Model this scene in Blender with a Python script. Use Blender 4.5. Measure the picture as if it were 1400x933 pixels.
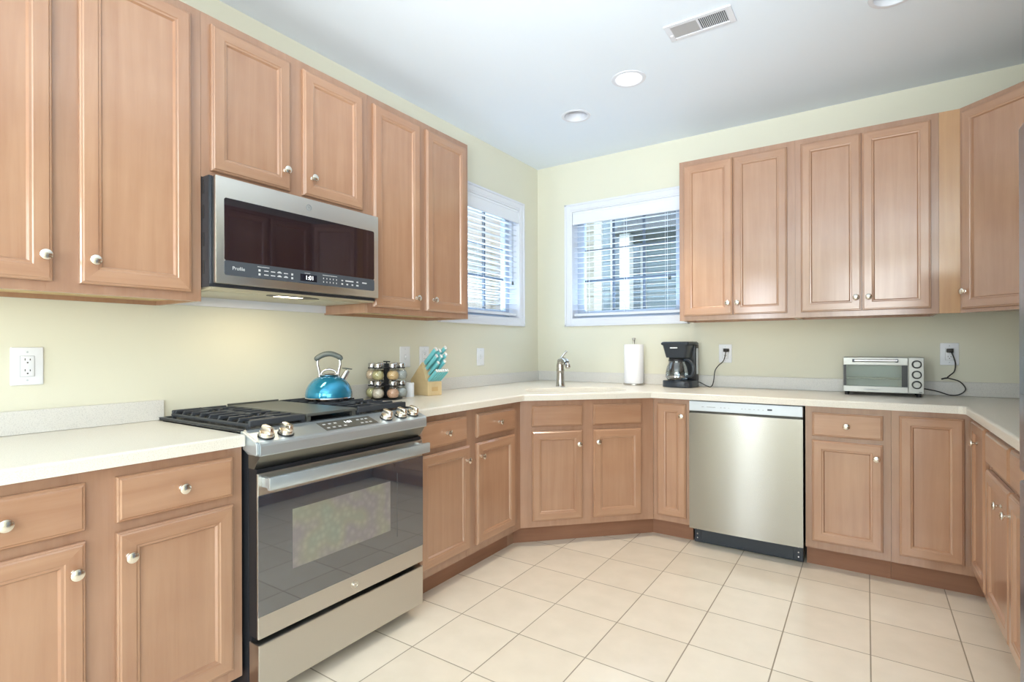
import bpy, bmesh, math, random
from mathutils import Vector, Matrix

scn = bpy.context.scene
for o in list(bpy.data.objects):
    bpy.data.objects.remove(o, do_unlink=True)
COL = scn.collection
PI = math.pi
random.seed(7)

# ------------------------------------------------------------------ camera
W_PX, H_PX = 1400, 933
cam = bpy.data.cameras.new('camera')
cam.sensor_width = 36.0
cam.lens = 722.5037 / W_PX * 36.0
cam.shift_x = -3.393 / W_PX
cam.shift_y = 7.72 / W_PX
cam.clip_start = 0.02
co = bpy.data.objects.new('camera', cam)
COL.objects.link(co)
co.matrix_world = (Matrix.Translation((2.3309, -3.8627, 1.1991)) @ Matrix.Rotation(0.5873, 4, 'Z')
                   @ Matrix.Rotation(PI / 2, 4, 'X') @ Matrix.Rotation(-0.0031, 4, 'Z'))
scn.camera = co

# ------------------------------------------------------------------ world, sun, area lights, exposure
world = bpy.data.worlds.new('world')
scn.world = world
world.use_nodes = True
bg = world.node_tree.nodes['Background']
bg.inputs[0].default_value = (0.80, 0.90, 1.0, 1)
bg.inputs[1].default_value = 1.6

def light(name, kind, energy, loc, rot, color=(1, 1, 1), **kw):
    d = bpy.data.lights.new(name, kind)
    d.energy = energy
    d.color = color
    for k, v in kw.items():
        setattr(d, k, v)
    o = bpy.data.objects.new(name, d)
    COL.objects.link(o)
    o.location = loc
    o.rotation_euler = rot
    return o

light('sun', 'SUN', 2.6, (6, -8, 9), (math.radians(48), 0, math.radians(38)), (1.0, 0.95, 0.88), angle=0.02)
# daylight from a narrow glazed door in the rear wall, behind the camera
light('rear_daylight', 'AREA', 26, (0.85, -6.42, 1.25), (math.radians(90), 0, 0), (0.82, 0.91, 1.0),
      shape='RECTANGLE', size=0.40, size_y=2.0)
# fill lamp added behind the camera to brighten the cabinet fronts
light('rear_room_fill', 'AREA', 24, (2.62, -6.3, 1.80), (math.radians(84), 0, math.radians(8)), (0.90, 0.95, 1.0),
      shape='RECTANGLE', size=1.4, size_y=1.15)
light('side_fill', 'AREA', 21, (3.30, -4.75, 1.20), (math.radians(90), 0, math.radians(90)), (0.94, 0.96, 1.0),
      shape='RECTANGLE', size=1.5, size_y=1.5)  # added side fill for the left cabinets and range, no window here
# fill lamp added behind the camera, aimed up to brighten the ceiling
light('bounce_fill', 'AREA', 52, (2.45, -5.45, 1.2), (math.radians(180 - 8), 0, 0), (0.86, 0.94, 1.0),
      shape='RECTANGLE', size=1.8, size_y=1.2)
fl = light('ceiling_fill', 'SPOT', 205, (2.35, -4.25, 1.35), (0, 0, 0), (0.84, 0.93, 1.0), spot_size=math.radians(62), spot_blend=1.0, shadow_soft_size=.25)  # added spot fill that brightens the ceiling towards the far corner
fl.rotation_euler = (Vector((1.15, -1.35, 2.705)) - fl.location).to_track_quat('-Z', 'Y').to_euler()
# added area lamps stand in for daylight thrown up off the ground outside
light('ground_bounce_back', 'AREA', 105, (0.77, 0.75, 0.95), (math.radians(-125), 0, 0), (0.66, 0.84, 1.0),
      shape='RECTANGLE', size=1.0, size_y=0.6)
light('ground_bounce_left', 'AREA', 105, (-0.75, -0.75, 0.95), (math.radians(-125), 0, math.radians(90)), (0.66, 0.84, 1.0),
      shape='RECTANGLE', size=1.0, size_y=0.6)

vs = scn.view_settings
vs.view_transform = 'Standard'
vs.look = 'None'
vs.gamma = 1.0
vs.use_curve_mapping = False
vs.exposure = 0.56

# ------------------------------------------------------------------ materials
def srgb(r, g, b):
    f = lambda c: (c / 255 / 12.92) if c / 255 <= 0.04045 else ((c / 255 + 0.055) / 1.055) ** 2.4
    return (f(r), f(g), f(b), 1.0)

def mat(name, color, rough=0.5, metal=0.0, **kw):
    m = bpy.data.materials.new(name)
    m.use_nodes = True
    b = m.node_tree.nodes['Principled BSDF']
    b.inputs['Base Color'].default_value = color if len(color) == 4 else (*color, 1)
    b.inputs['Roughness'].default_value = rough
    b.inputs['Metallic'].default_value = metal
    for k, v in kw.items():
        b.inputs[k.replace('_', ' ')].default_value = v
    return m

def nodes(m):
    return m.node_tree.nodes, m.node_tree.links, m.node_tree.nodes['Principled BSDF']

def ramp(N, stops):
    r = N.new('ShaderNodeValToRGB')
    els = r.color_ramp.elements
    els[0].position, els[0].color = stops[0]
    els[1].position, els[1].color = stops[-1]
    for p, c in stops[1:-1]:
        e = els.new(p)
        e.color = c
    return r

def wood(name, scale, c0, c1, rough=0.3):
    m = mat(name, c0, rough, 0.0, Coat_Weight=0.6 if rough < 0.4 else 0.0, Coat_Roughness=0.14, Coat_IOR=1.8)
    N, Lk, b = nodes(m)
    tc = N.new('ShaderNodeTexCoord')
    mp = N.new('ShaderNodeMapping')
    mp.inputs['Scale'].default_value = scale
    Lk.new(tc.outputs['Object'], mp.inputs['Vector'])
    oi = N.new('ShaderNodeObjectInfo')
    add = N.new('ShaderNodeVectorMath'); add.operation = 'ADD'
    mul = N.new('ShaderNodeVectorMath'); mul.operation = 'SCALE'
    comb = N.new('ShaderNodeCombineXYZ')
    for i in range(3):
        Lk.new(oi.outputs['Random'], comb.inputs[i])
    Lk.new(comb.outputs[0], mul.inputs[0]); mul.inputs['Scale'].default_value = 37.0
    Lk.new(mp.outputs[0], add.inputs[0]); Lk.new(mul.outputs[0], add.inputs[1])
    n1 = N.new('ShaderNodeTexNoise'); n1.inputs['Scale'].default_value = 1.0
    n1.inputs['Detail'].default_value = 5; n1.inputs['Roughness'].default_value = 0.6
    n1.inputs['Distortion'].default_value = 0.4
    Lk.new(add.outputs[0], n1.inputs['Vector'])
    n2 = N.new('ShaderNodeTexNoise'); n2.inputs['Scale'].default_value = 5.0
    n2.inputs['Detail'].default_value = 3
    Lk.new(tc.outputs['Object'], n2.inputs['Vector'])
    mx = N.new('ShaderNodeMath'); mx.operation = 'MULTIPLY_ADD'
    Lk.new(n2.outputs['Fac'], mx.inputs[0]); mx.inputs[1].default_value = 0.5
    Lk.new(n1.outputs['Fac'], mx.inputs[2])
    r = ramp(N, [(0.45, c1), (1.0, c0)])
    Lk.new(mx.outputs[0], r.inputs[0])
    hs = N.new('ShaderNodeHueSaturation')
    mr = N.new('ShaderNodeMapRange')
    mr.inputs['To Min'].default_value = 0.93; mr.inputs['To Max'].default_value = 1.06
    Lk.new(oi.outputs['Random'], mr.inputs['Value'])
    Lk.new(mr.outputs[0], hs.inputs['Value'])
    Lk.new(r.outputs[0], hs.inputs['Color'])
    Lk.new(hs.outputs[0], b.inputs['Base Color'])
    return m

WC0, WC1 = srgb(183, 143, 114), srgb(165, 121, 93)
M = {}
M['wood'] = wood('stained_maple', (26, 26, 1.6), WC0, WC1)
M['wood_h'] = wood('stained_maple_horizontal', (1.6, 26, 26), WC0, WC1)
M['wood_frame'] = wood('stained_maple_frame', (30, 30, 2.0), srgb(175, 137, 112), srgb(157, 117, 92), 0.34)
M['veneer'] = wood('cabinet_underside', (20, 20, 2), srgb(214, 190, 140), srgb(200, 172, 122), 0.5)
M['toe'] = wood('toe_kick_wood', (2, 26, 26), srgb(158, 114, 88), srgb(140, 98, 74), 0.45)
M['wall'] = mat('wall_paint', srgb(222, 220, 202), 0.6)
M['ceiling'] = mat('ceiling_paint', srgb(234, 243, 253), 0.75)
M['trim'] = mat('white_trim_paint', srgb(226, 229, 237), 0.35)
M['vinyl'] = mat('window_vinyl', srgb(176, 186, 202), 0.4)
M['slat'] = mat('blind_slat', srgb(232, 236, 244), 0.4)
M['plastic'] = mat('white_plastic', srgb(233, 236, 242), 0.3)
M['slot'] = mat('dark_slot', srgb(45, 42, 42), 0.6)
M['black'] = mat('black_plastic', srgb(30, 32, 36), 0.35)
M['iron'] = mat('cast_iron', srgb(52, 56, 62), 0.5)
M['griddle'] = mat('griddle_metal', srgb(92, 94, 90), 0.4, 0.3)
M['slate'] = mat('dark_grey_metal', srgb(66, 70, 78), 0.35, 0.6)
M['cooktop'] = mat('black_enamel', srgb(30, 31, 34), 0.22)
M['chrome'] = mat('chrome', srgb(196, 196, 198), 0.10, 1.0)
M['nickel'] = mat('brushed_nickel', srgb(232, 226, 216), 0.20, 1.0)
M['satin'] = mat('satin_nickel_faucet', srgb(190, 186, 180), 0.24, 1.0)
M['paper'] = mat('paper', srgb(246, 246, 250), 0.9)
M['rubber'] = mat('black_rubber', srgb(40, 38, 36), 0.5)
M['sink'] = mat('solid_surface_sink', srgb(240, 238, 232), 0.25)
M['blue'] = mat('kettle_blue_enamel', srgb(38, 138, 176), 0.12, 0.55, Coat_Weight=0.6, Coat_Roughness=0.05)
M['grip'] = mat('grey_grip', srgb(92, 100, 98), 0.4)
M['teal'] = mat('teal_handle', srgb(118, 198, 205), 0.35)
M['cap'] = mat('white_steel_cap', srgb(240, 242, 242), 0.25, 0.4)
M['birch'] = wood('birch_block', (4, 22, 22), srgb(220, 196, 152), srgb(206, 180, 136), 0.45)
M['print'] = mat('panel_print', srgb(205, 208, 210), 0.5)
M['faintprint'] = mat('steel_print', srgb(140, 146, 150), 0.5)
M['control'] = mat('control_strip', srgb(74, 80, 88), 0.25)
M['dwpanel'] = mat('dishwasher_control_strip', srgb(196, 203, 210), 0.35, 0.35)
M['navy'] = mat('dark_navy_plastic', srgb(42, 50, 60), 0.35)

def glossy_black(name, color, rough=0.03, ior=1.9):
    return mat(name, color, rough, 0.0, IOR=ior)
M['outdoor_trim'] = mat('outdoor_trim', srgb(182, 184, 186), 0.6)
M['ovenglass'] = glossy_black('oven_black_glass', srgb(42, 52, 64), 0.03, 2.6)
M['mwglass'] = glossy_black('microwave_black_glass', srgb(20, 13, 22), 0.03, 2.15)
M['mwglass'].node_tree.nodes['Principled BSDF'].inputs['Specular Tint'].default_value = (0.80, 0.78, 0.95, 1)
M['display'] = glossy_black('display_glass', srgb(24, 28, 40), 0.08, 1.5)
M['panelglass'] = glossy_black('range_touch_panel', srgb(94, 94, 90), 0.2, 1.5)

def steel(name, color, rough, aniso=0.65, vary=0.015, stretch=(1.5, 1.5, 160)):
    m = mat(name, color, rough, 1.0)
    N, Lk, b = nodes(m)
    b.inputs['Anisotropic'].default_value = aniso
    b.inputs['Anisotropic Rotation'].default_value = 0.25
    tg = N.new('ShaderNodeTangent'); tg.direction_type = 'RADIAL'; tg.axis = 'Z'
    Lk.new(tg.outputs[0], b.inputs['Tangent'])
    tc = N.new('ShaderNodeTexCoord')
    mp = N.new('ShaderNodeMapping'); mp.inputs['Scale'].default_value = stretch
    Lk.new(tc.outputs['Object'], mp.inputs['Vector'])
    n = N.new('ShaderNodeTexNoise'); n.inputs['Scale'].default_value = 3
    Lk.new(mp.outputs[0], n.inputs['Vector'])
    mr = N.new('ShaderNodeMapRange')
    mr.inputs['To Min'].default_value = rough - vary; mr.inputs['To Max'].default_value = rough + vary
    Lk.new(n.outputs['Fac'], mr.inputs['Value'])
    Lk.new(mr.outputs[0], b.inputs['Roughness'])
    return m
M['steel'] = steel('brushed_stainless', srgb(206, 203, 197), 0.30)
M['steel_dw'] = steel('dishwasher_stainless', srgb(164, 162, 156), 0.26)
M['toaster'] = mat('toaster_steel', srgb(158, 158, 154), 0.34, 0.85)
M['vent_trim'] = mat('range_vent_trim', srgb(128, 128, 122), 0.3, 0.9)  # steel darkened to paint in the dark reflection beneath the panel lip
M['panel_steel'] = mat('control_panel_steel', srgb(192, 201, 206), 0.32, 0.7)
M['fridge'] = steel('refrigerator_stainless', srgb(172, 188, 212), 0.28)

def emis(name, color, strength):
    m = bpy.data.materials.new(name)
    m.use_nodes = True
    b = m.node_tree.nodes['Principled BSDF']
    b.inputs['Base Color'].default_value = (0.8, 0.8, 0.8, 1)
    b.inputs['Emission Color'].default_value = color
    b.inputs['Emission Strength'].default_value = strength
    return m
M['lamp'] = emis('lit_lamp_lens', (1.0, 0.95, 0.86, 1), 2.6)
M['hoodlamp'] = emis('lit_cooktop_lamp', (1.0, 0.86, 0.62, 1), 6.0)
M['digits'] = emis('lit_digits', (0.9, 0.95, 1.0, 1), 1.2)

# clear glass without ray tricks: mostly transparent, a little gloss
def clear(name, tint, gloss=0.08, rough=0.02):
    m = bpy.data.materials.new(name)
    m.use_nodes = True
    N, Lk = m.node_tree.nodes, m.node_tree.links
    N.remove(N['Principled BSDF'])
    out = N['Material Output']
    t = N.new('ShaderNodeBsdfTransparent'); t.inputs[0].default_value = tint
    g = N.new('ShaderNodeBsdfGlossy'); g.inputs['Roughness'].default_value = rough
    g.inputs[0].default_value = (1, 1, 1, 1)
    lw = N.new('ShaderNodeLayerWeight'); lw.inputs['Blend'].default_value = 0.25
    ma = N.new('ShaderNodeMath'); ma.operation = 'MULTIPLY_ADD'
    ma.inputs[1].default_value = 0.6; ma.inputs[2].default_value = gloss
    Lk.new(lw.outputs['Fresnel'], ma.inputs[0])
    mx = N.new('ShaderNodeMixShader')
    Lk.new(ma.outputs[0], mx.inputs[0]); Lk.new(t.outputs[0], mx.inputs[1]); Lk.new(g.outputs[0], mx.inputs[2])
    Lk.new(mx.outputs[0], out.inputs[0])
    return m
M['glass'] = clear('window_glass', (0.95, 0.98, 1.0, 1), 0.03)
M['jarglass'] = clear('jar_glass', (0.96, 0.97, 0.96, 1), 0.06)
M['carafe'] = clear('carafe_glass', (0.72, 0.78, 0.82, 1), 0.12)
M['toastglass'] = clear('toaster_oven_glass', (0.74, 0.79, 0.80, 1), 0.06)

def speckle(name, base, dark):
    m = mat(name, base, 0.28)
    N, Lk, b = nodes(m)
    tc = N.new('ShaderNodeTexCoord')
    n = N.new('ShaderNodeTexNoise'); n.inputs['Scale'].default_value = 420; n.inputs['Detail'].default_value = 2
    Lk.new(tc.outputs['Object'], n.inputs['Vector'])
    r = ramp(N, [(0.30, dark), (0.50, base)])
    Lk.new(n.outputs['Fac'], r.inputs[0]); Lk.new(r.outputs[0], b.inputs['Base Color'])
    return m
M['counter'] = speckle('solid_surface_counter', srgb(230, 225, 214), srgb(208, 202, 190))
M['splash'] = speckle('solid_surface_backsplash', srgb(218, 216, 211), srgb(198, 196, 192))  # greyer copy of the counter material, shade on the upright face painted in

def tile_floor():
    m = mat('ceramic_floor_tile', srgb(236, 226, 210), 0.22)
    N, Lk, b = nodes(m)
    tc = N.new('ShaderNodeTexCoord')
    mp = N.new('ShaderNodeMapping'); mp.inputs['Location'].default_value = (-0.817 + 0.305 * 40, 1.085 + 0.3118 * 40, 0)
    Lk.new(tc.outputs['Object'], mp.inputs['Vector'])
    br = N.new('ShaderNodeTexBrick')
    br.offset = 0.0; br.squash = 1.0
    br.inputs['Scale'].default_value = 1.0
    br.inputs['Brick Width'].default_value = 0.305
    br.inputs['Row Height'].default_value = 0.3118
    br.inputs['Mortar Size'].default_value = 0.0028
    br.inputs['Mortar Smooth'].default_value = 0.3
    br.inputs['Color1'].default_value = srgb(238, 227, 210)
    br.inputs['Color2'].default_value = srgb(232, 220, 202)
    br.inputs['Mortar'].default_value = srgb(160, 148, 130)
    Lk.new(mp.outputs[0], br.inputs['Vector'])
    n = N.new('ShaderNodeTexNoise'); n.inputs['Scale'].default_value = 9; n.inputs['Detail'].default_value = 4
    Lk.new(tc.outputs['Object'], n.inputs['Vector'])
    mix = N.new('ShaderNodeMix'); mix.data_type = 'RGBA'; mix.blend_type = 'MULTIPLY'
    mix.inputs['Factor'].default_value = 1.0
    r = ramp(N, [(0.3, (0.94, 0.94, 0.93, 1)), (0.7, (1, 1, 1, 1))])
    Lk.new(n.outputs['Fac'], r.inputs[0])
    Lk.new(br.outputs['Color'], mix.inputs['A']); Lk.new(r.outputs[0], mix.inputs['B'])
    Lk.new(mix.outputs['Result'], b.inputs['Base Color'])
    mr = N.new('ShaderNodeMapRange')
    mr.inputs['To Min'].default_value = 0.22; mr.inputs['To Max'].default_value = 0.8
    Lk.new(br.outputs['Fac'], mr.inputs['Value']); Lk.new(mr.outputs[0], b.inputs['Roughness'])
    bp = N.new('ShaderNodeBump'); bp.inputs['Strength'].default_value = 0.35; bp.inputs['Distance'].default_value = 0.002
    bp.invert = True
    Lk.new(br.outputs['Fac'], bp.inputs['Height']); Lk.new(bp.outputs[0], b.inputs['Normal'])
    return m
M['floor'] = tile_floor()

def mottled():
    # the oven window: a dotted heat screen showing mottled colour
    m = mat('oven_window_screen', srgb(120, 120, 110), 0.05, 0.0, IOR=1.7)
    N, Lk, b = nodes(m)
    tc = N.new('ShaderNodeTexCoord')
    n = N.new('ShaderNodeTexNoise'); n.inputs['Scale'].default_value = 6; n.inputs['Detail'].default_value = 1
    Lk.new(tc.outputs['Object'], n.inputs['Vector'])
    r = ramp(N, [(0.34, srgb(130, 138, 126)), (0.46, srgb(138, 136, 122)), (0.55, srgb(132, 125, 126)), (0.68, srgb(140, 138, 128))])
    Lk.new(n.outputs['Fac'], r.inputs[0])
    v = N.new('ShaderNodeTexVoronoi'); v.inputs['Scale'].default_value = 42
    Lk.new(tc.outputs['Object'], v.inputs['Vector'])
    mr = N.new('ShaderNodeMapRange'); mr.inputs['From Max'].default_value = 0.6
    mr.inputs['To Min'].default_value = 1.10; mr.inputs['To Max'].default_value = 0.92
    Lk.new(v.outputs['Distance'], mr.inputs['Value'])
    hs = N.new('ShaderNodeHueSaturation')
    Lk.new(r.outputs[0], hs.inputs['Color']); Lk.new(mr.outputs[0], hs.inputs['Value'])
    Lk.new(hs.outputs[0], b.inputs['Base Color'])
    return m
M['ovenwin'] = mottled()

def siding(name, c, c2, pitch=0.12):
    m = mat(name, c, 0.7)
    N, Lk, b = nodes(m)
    tc = N.new('ShaderNodeTexCoord')
    sp = N.new('ShaderNodeSeparateXYZ'); Lk.new(tc.outputs['Object'], sp.inputs[0])
    md = N.new('ShaderNodeMath'); md.operation = 'PINGPONG'; md.inputs[1].default_value = pitch
    Lk.new(sp.outputs['Z'], md.inputs[0])
    r = ramp(N, [(0.0, c2), (0.12, c)])
    mr = N.new('ShaderNodeMath'); mr.operation = 'DIVIDE'; mr.inputs[1].default_value = pitch
    Lk.new(md.outputs[0], mr.inputs[0]); Lk.new(mr.outputs[0], r.inputs[0])
    Lk.new(r.outputs[0], b.inputs['Base Color'])
    return m

# ------------------------------------------------------------------ mesh helpers
def new(): return bmesh.new()

def merge(dst, src):
    me = bpy.data.meshes.new('tmp')
    src.to_mesh(me); src.free()
    dst.from_mesh(me)
    bpy.data.meshes.remove(me)

def box(bm, x0, x1, y0, y1, z0, z1, bev=0.0, seg=2, mx=None, only=None):
    t = bmesh.new()
    bmesh.ops.create_cube(t, size=1.0)
    for v in t.verts:
        v.co = Vector((x0 + (v.co.x + .5) * (x1 - x0), y0 + (v.co.y + .5) * (y1 - y0), z0 + (v.co.z + .5) * (z1 - z0)))
    if bev > 0:
        es = t.edges[:]
        if only: es = [e for e in es if only(e)]
        bmesh.ops.bevel(t, geom=es, offset=bev, segments=seg, profile=0.5, affect='EDGES', clamp_overlap=True)
    if mx is not None:
        bmesh.ops.transform(t, matrix=mx, verts=t.verts)
    merge(bm, t)

def prism(bm, poly, axis, a, b, bev=0.0, mx=None, seg=2):
    """extrude a 2-D polygon along axis from a to b ('x': poly=(y,z), 'y': poly=(x,z), 'z': poly=(x,y))"""
    t = bmesh.new()
    def P(p, k):
        return {'x': (k, p[0], p[1]), 'y': (p[0], k, p[1]), 'z': (p[0], p[1], k)}[axis]
    lo = [t.verts.new(P(p, a)) for p in poly]
    hi = [t.verts.new(P(p, b)) for p in poly]
    n = len(poly)
    t.faces.new(lo); t.faces.new(hi)
    for i in range(n):
        t.faces.new((lo[i], lo[(i + 1) % n], hi[(i + 1) % n], hi[i]))
    bmesh.ops.recalc_face_normals(t, faces=t.faces)
    if bev > 0:
        bmesh.ops.bevel(t, geom=t.edges[:], offset=bev, segments=seg, profile=0.5, affect='EDGES', clamp_overlap=True)
    if mx is not None:
        bmesh.ops.transform(t, matrix=mx, verts=t.verts)
    merge(bm, t)

def lathe(bm, prof, seg=32, mx=None):
    """prof: list of (r, z); closes on the axis when r == 0"""
    t = bmesh.new()
    rings = []
    for r, z in prof:
        if r <= 1e-6:
            rings.append([t.verts.new((0, 0, z))])
        else:
            rings.append([t.verts.new((r * math.cos(2 * PI * i / seg), r * math.sin(2 * PI * i / seg), z)) for i in range(seg)])
    for a, b in zip(rings, rings[1:]):
        for i in range(seg):
            j = (i + 1) % seg
            if len(a) == 1 and len(b) == 1: continue
            if len(a) == 1: t.faces.new((a[0], b[i], b[j]))
            elif len(b) == 1: t.faces.new((a[i], a[j], b[0]))
            else: t.faces.new((a[i], a[j], b[j], b[i]))
    bmesh.ops.recalc_face_normals(t, faces=t.faces)
    if mx is not None:
        bmesh.ops.transform(t, matrix=mx, verts=t.verts)
    merge(bm, t)

def smooth_path(pts, n=8):
    pts = [Vector(p) for p in pts]
    out = []
    for i in range(len(pts) - 1):
        p0 = pts[max(i - 1, 0)]; p1 = pts[i]; p2 = pts[i + 1]; p3 = pts[min(i + 2, len(pts) - 1)]
        for k in range(n):
            t = k / n
            out.append(0.5 * ((2 * p1) + (p2 - p0) * t + (2 * p0 - 5 * p1 + 4 * p2 - p3) * t * t + (-p0 + 3 * p1 - 3 * p2 + p3) * t ** 3))
    out.append(pts[-1])
    return out

def tube(bm, pts, r, seg=10, mx=None, flat=1.0):
    """sweep a circle (radius r or list of radii; flat squashes the second axis) along points"""
    t = bmesh.new()
    pts = [Vector(p) for p in pts]
    n = len(pts)
    rs = r if isinstance(r, (list, tuple)) else [r] * n
    rings = []
    up = None
    for i, p in enumerate(pts):
        d = (pts[min(i + 1, n - 1)] - pts[max(i - 1, 0)]).normalized()
        if up is None:
            up = Vector((0, 0, 1)) if abs(d.z) < 0.9 else Vector((0, 1, 0))
        u = (up - d * up.dot(d)).normalized()
        v = d.cross(u)
        up = u
        rings.append([t.verts.new(p + (u * math.cos(2 * PI * k / seg) * flat + v * math.sin(2 * PI * k / seg)) * rs[i]) for k in range(seg)])
    for a, b in zip(rings, rings[1:]):
        for k in range(seg):
            t.faces.new((a[k], a[(k + 1) % seg], b[(k + 1) % seg], b[k]))
    t.faces.new(rings[0]); t.faces.new(rings[-1])
    bmesh.ops.recalc_face_normals(t, faces=t.faces)
    if mx is not None:
        bmesh.ops.transform(t, matrix=mx, verts=t.verts)
    merge(bm, t)

def sphere(bm, c, r, sx=1, sy=1, sz=1, u=20, v=14):
    t = bmesh.new()
    bmesh.ops.create_uvsphere(t, u_segments=u, v_segments=v, radius=r)
    bmesh.ops.transform(t, matrix=Matrix.Translation(c) @ Matrix.Diagonal((sx, sy, sz, 1)), verts=t.verts)
    merge(bm, t)

def obj(name, bm, m, parent=None, smooth=None):
    me = bpy.data.meshes.new(name)
    bm.to_mesh(me); bm.free()
    for mm in (m if isinstance(m, (list, tuple)) else [m]):
        me.materials.append(mm)
    if smooth is not None:
        for p in me.polygons: p.use_smooth = True
        me.set_sharp_from_angle(angle=math.radians(smooth))
    o = bpy.data.objects.new(name, me)
    COL.objects.link(o)
    if parent is not None: o.parent = parent
    return o

def tag(o, label, cat, group=None):
    o['label'] = label; o['category'] = cat
    if group: o['group'] = group
    return o

def thing(name, label, cat, loc=(0, 0, 0), rotz=0.0, group=None):
    o = bpy.data.objects.new(name, None)
    o.empty_display_size = 0.05
    COL.objects.link(o)
    o.location = loc; o.rotation_euler = (0, 0, rotz)
    return tag(o, label, cat, group)

def struct(o):
    o['kind'] = 'structure'
    return o

def text(name, s, size, m, parent, loc, rot=(PI / 2, 0, 0), depth=0.0004, align='CENTER', sx=1.0):
    cu = bpy.data.curves.new(name, 'FONT')
    cu.body = s; cu.size = size; cu.extrude = depth; cu.align_x = align; cu.align_y = 'CENTER'
    t = bpy.data.objects.new(name + '_src', cu)
    COL.objects.link(t)
    bpy.context.view_layer.update()
    dg = bpy.context.evaluated_depsgraph_get()
    me = bpy.data.meshes.new_from_object(t.evaluated_get(dg))
    bpy.data.objects.remove(t, do_unlink=True)
    me.materials.clear(); me.materials.append(m)
    me.transform(Matrix.Translation(loc) @ Matrix.Rotation(rot[2], 4, 'Z') @ Matrix.Rotation(rot[1], 4, 'Y') @ Matrix.Rotation(rot[0], 4, 'X') @ Matrix.Diagonal((sx, 1, 1, 1)))
    me.name = name
    o = bpy.data.objects.new(name, me)
    COL.objects.link(o)
    o.parent = parent
    return o

def copy_tree(src, loc=None, rotz=None, label=None):
    r = src.copy(); COL.objects.link(r)
    if loc is not None: r.location = loc
    if rotz is not None: r.rotation_euler = (0, 0, rotz)
    if label: r['label'] = label
    for ch in src.children:
        c = ch.copy(); COL.objects.link(c); c.parent = r
        for g in ch.children:
            d = g.copy(); COL.objects.link(d); d.parent = c
    return r

# ------------------------------------------------------------------ room shell
XR, YB, HC = 3.36, -6.5, 2.705          # right wall, rear wall, ceiling height
T = 0.15
WZ0, WZ1 = 1.415, 2.305                  # window opening heights
BW = (0.323, 1.225)                      # back-wall window opening in x
LW = (-1.215, -0.290)                    # left-wall window opening in y

b = new(); box(b, -T, XR + T, YB - T, T, -0.12, 0.0)
struct(obj('floor', b, M['floor']))

def plate_with_holes(outer, holes, z0, z1):
    """flat slab with holes: outer and holes are 2-D loops"""
    bm = bmesh.new()
    es = []
    for loop in [outer] + holes:
        vs_ = [bm.verts.new((p[0], p[1], z1)) for p in loop]
        for i in range(len(vs_)):
            es.append(bm.edges.new((vs_[i], vs_[(i + 1) % len(vs_)])))
    bmesh.ops.triangle_fill(bm, use_beauty=True, use_dissolve=False, edges=es)
    top = bm.faces[:]
    for f in top:
        if f.normal.z < 0: f.normal_flip()
    ret = bmesh.ops.extrude_face_region(bm, geom=top)
    vsn = [g for g in ret['geom'] if isinstance(g, bmesh.types.BMVert)]
    bmesh.ops.translate(bm, vec=(0, 0, z0 - z1), verts=vsn)
    bmesh.ops.recalc_face_normals(bm, faces=bm.faces)
    return bm

def circle(cx, cy, r, n=48): return [(cx + r * math.cos(2 * PI * i / n), cy + r * math.sin(2 * PI * i / n)) for i in range(n)]
CANS = [(1.222, -1.030), (0.757, -0.765), (2.435, -1.075)]
CR = 0.078
b = plate_with_holes([(-T, YB - T), (XR + T, YB - T), (XR + T, T), (-T, T)], [circle(x, y, CR) for x, y in CANS], HC, HC + 0.12)
struct(obj('ceiling', b, M['ceiling']))

b = new()
box(b, -T, 0, YB, LW[0], 0, HC); box(b, -T, 0, LW[1], T, 0, HC)
box(b, -T, 0, LW[0], LW[1], 0, WZ0); box(b, -T, 0, LW[0], LW[1], WZ1, HC)
struct(obj('wall_left', b, M['wall']))
b = new()
box(b, 0, BW[0], 0, T, 0, HC); box(b, BW[1], XR + T, 0, T, 0, HC)
box(b, BW[0], BW[1], 0, T, 0, WZ0); box(b, BW[0], BW[1], 0, T, WZ1, HC)
struct(obj('wall_back', b, M['wall']))
b = new(); box(b, XR, XR + T, YB, 0, 0, HC); struct(obj('wall_right', b, M['wall']))
b = new(); box(b, -T, XR + T, YB - T, YB, 0, HC); struct(obj('wall_rear', b, M['wall']))

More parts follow.
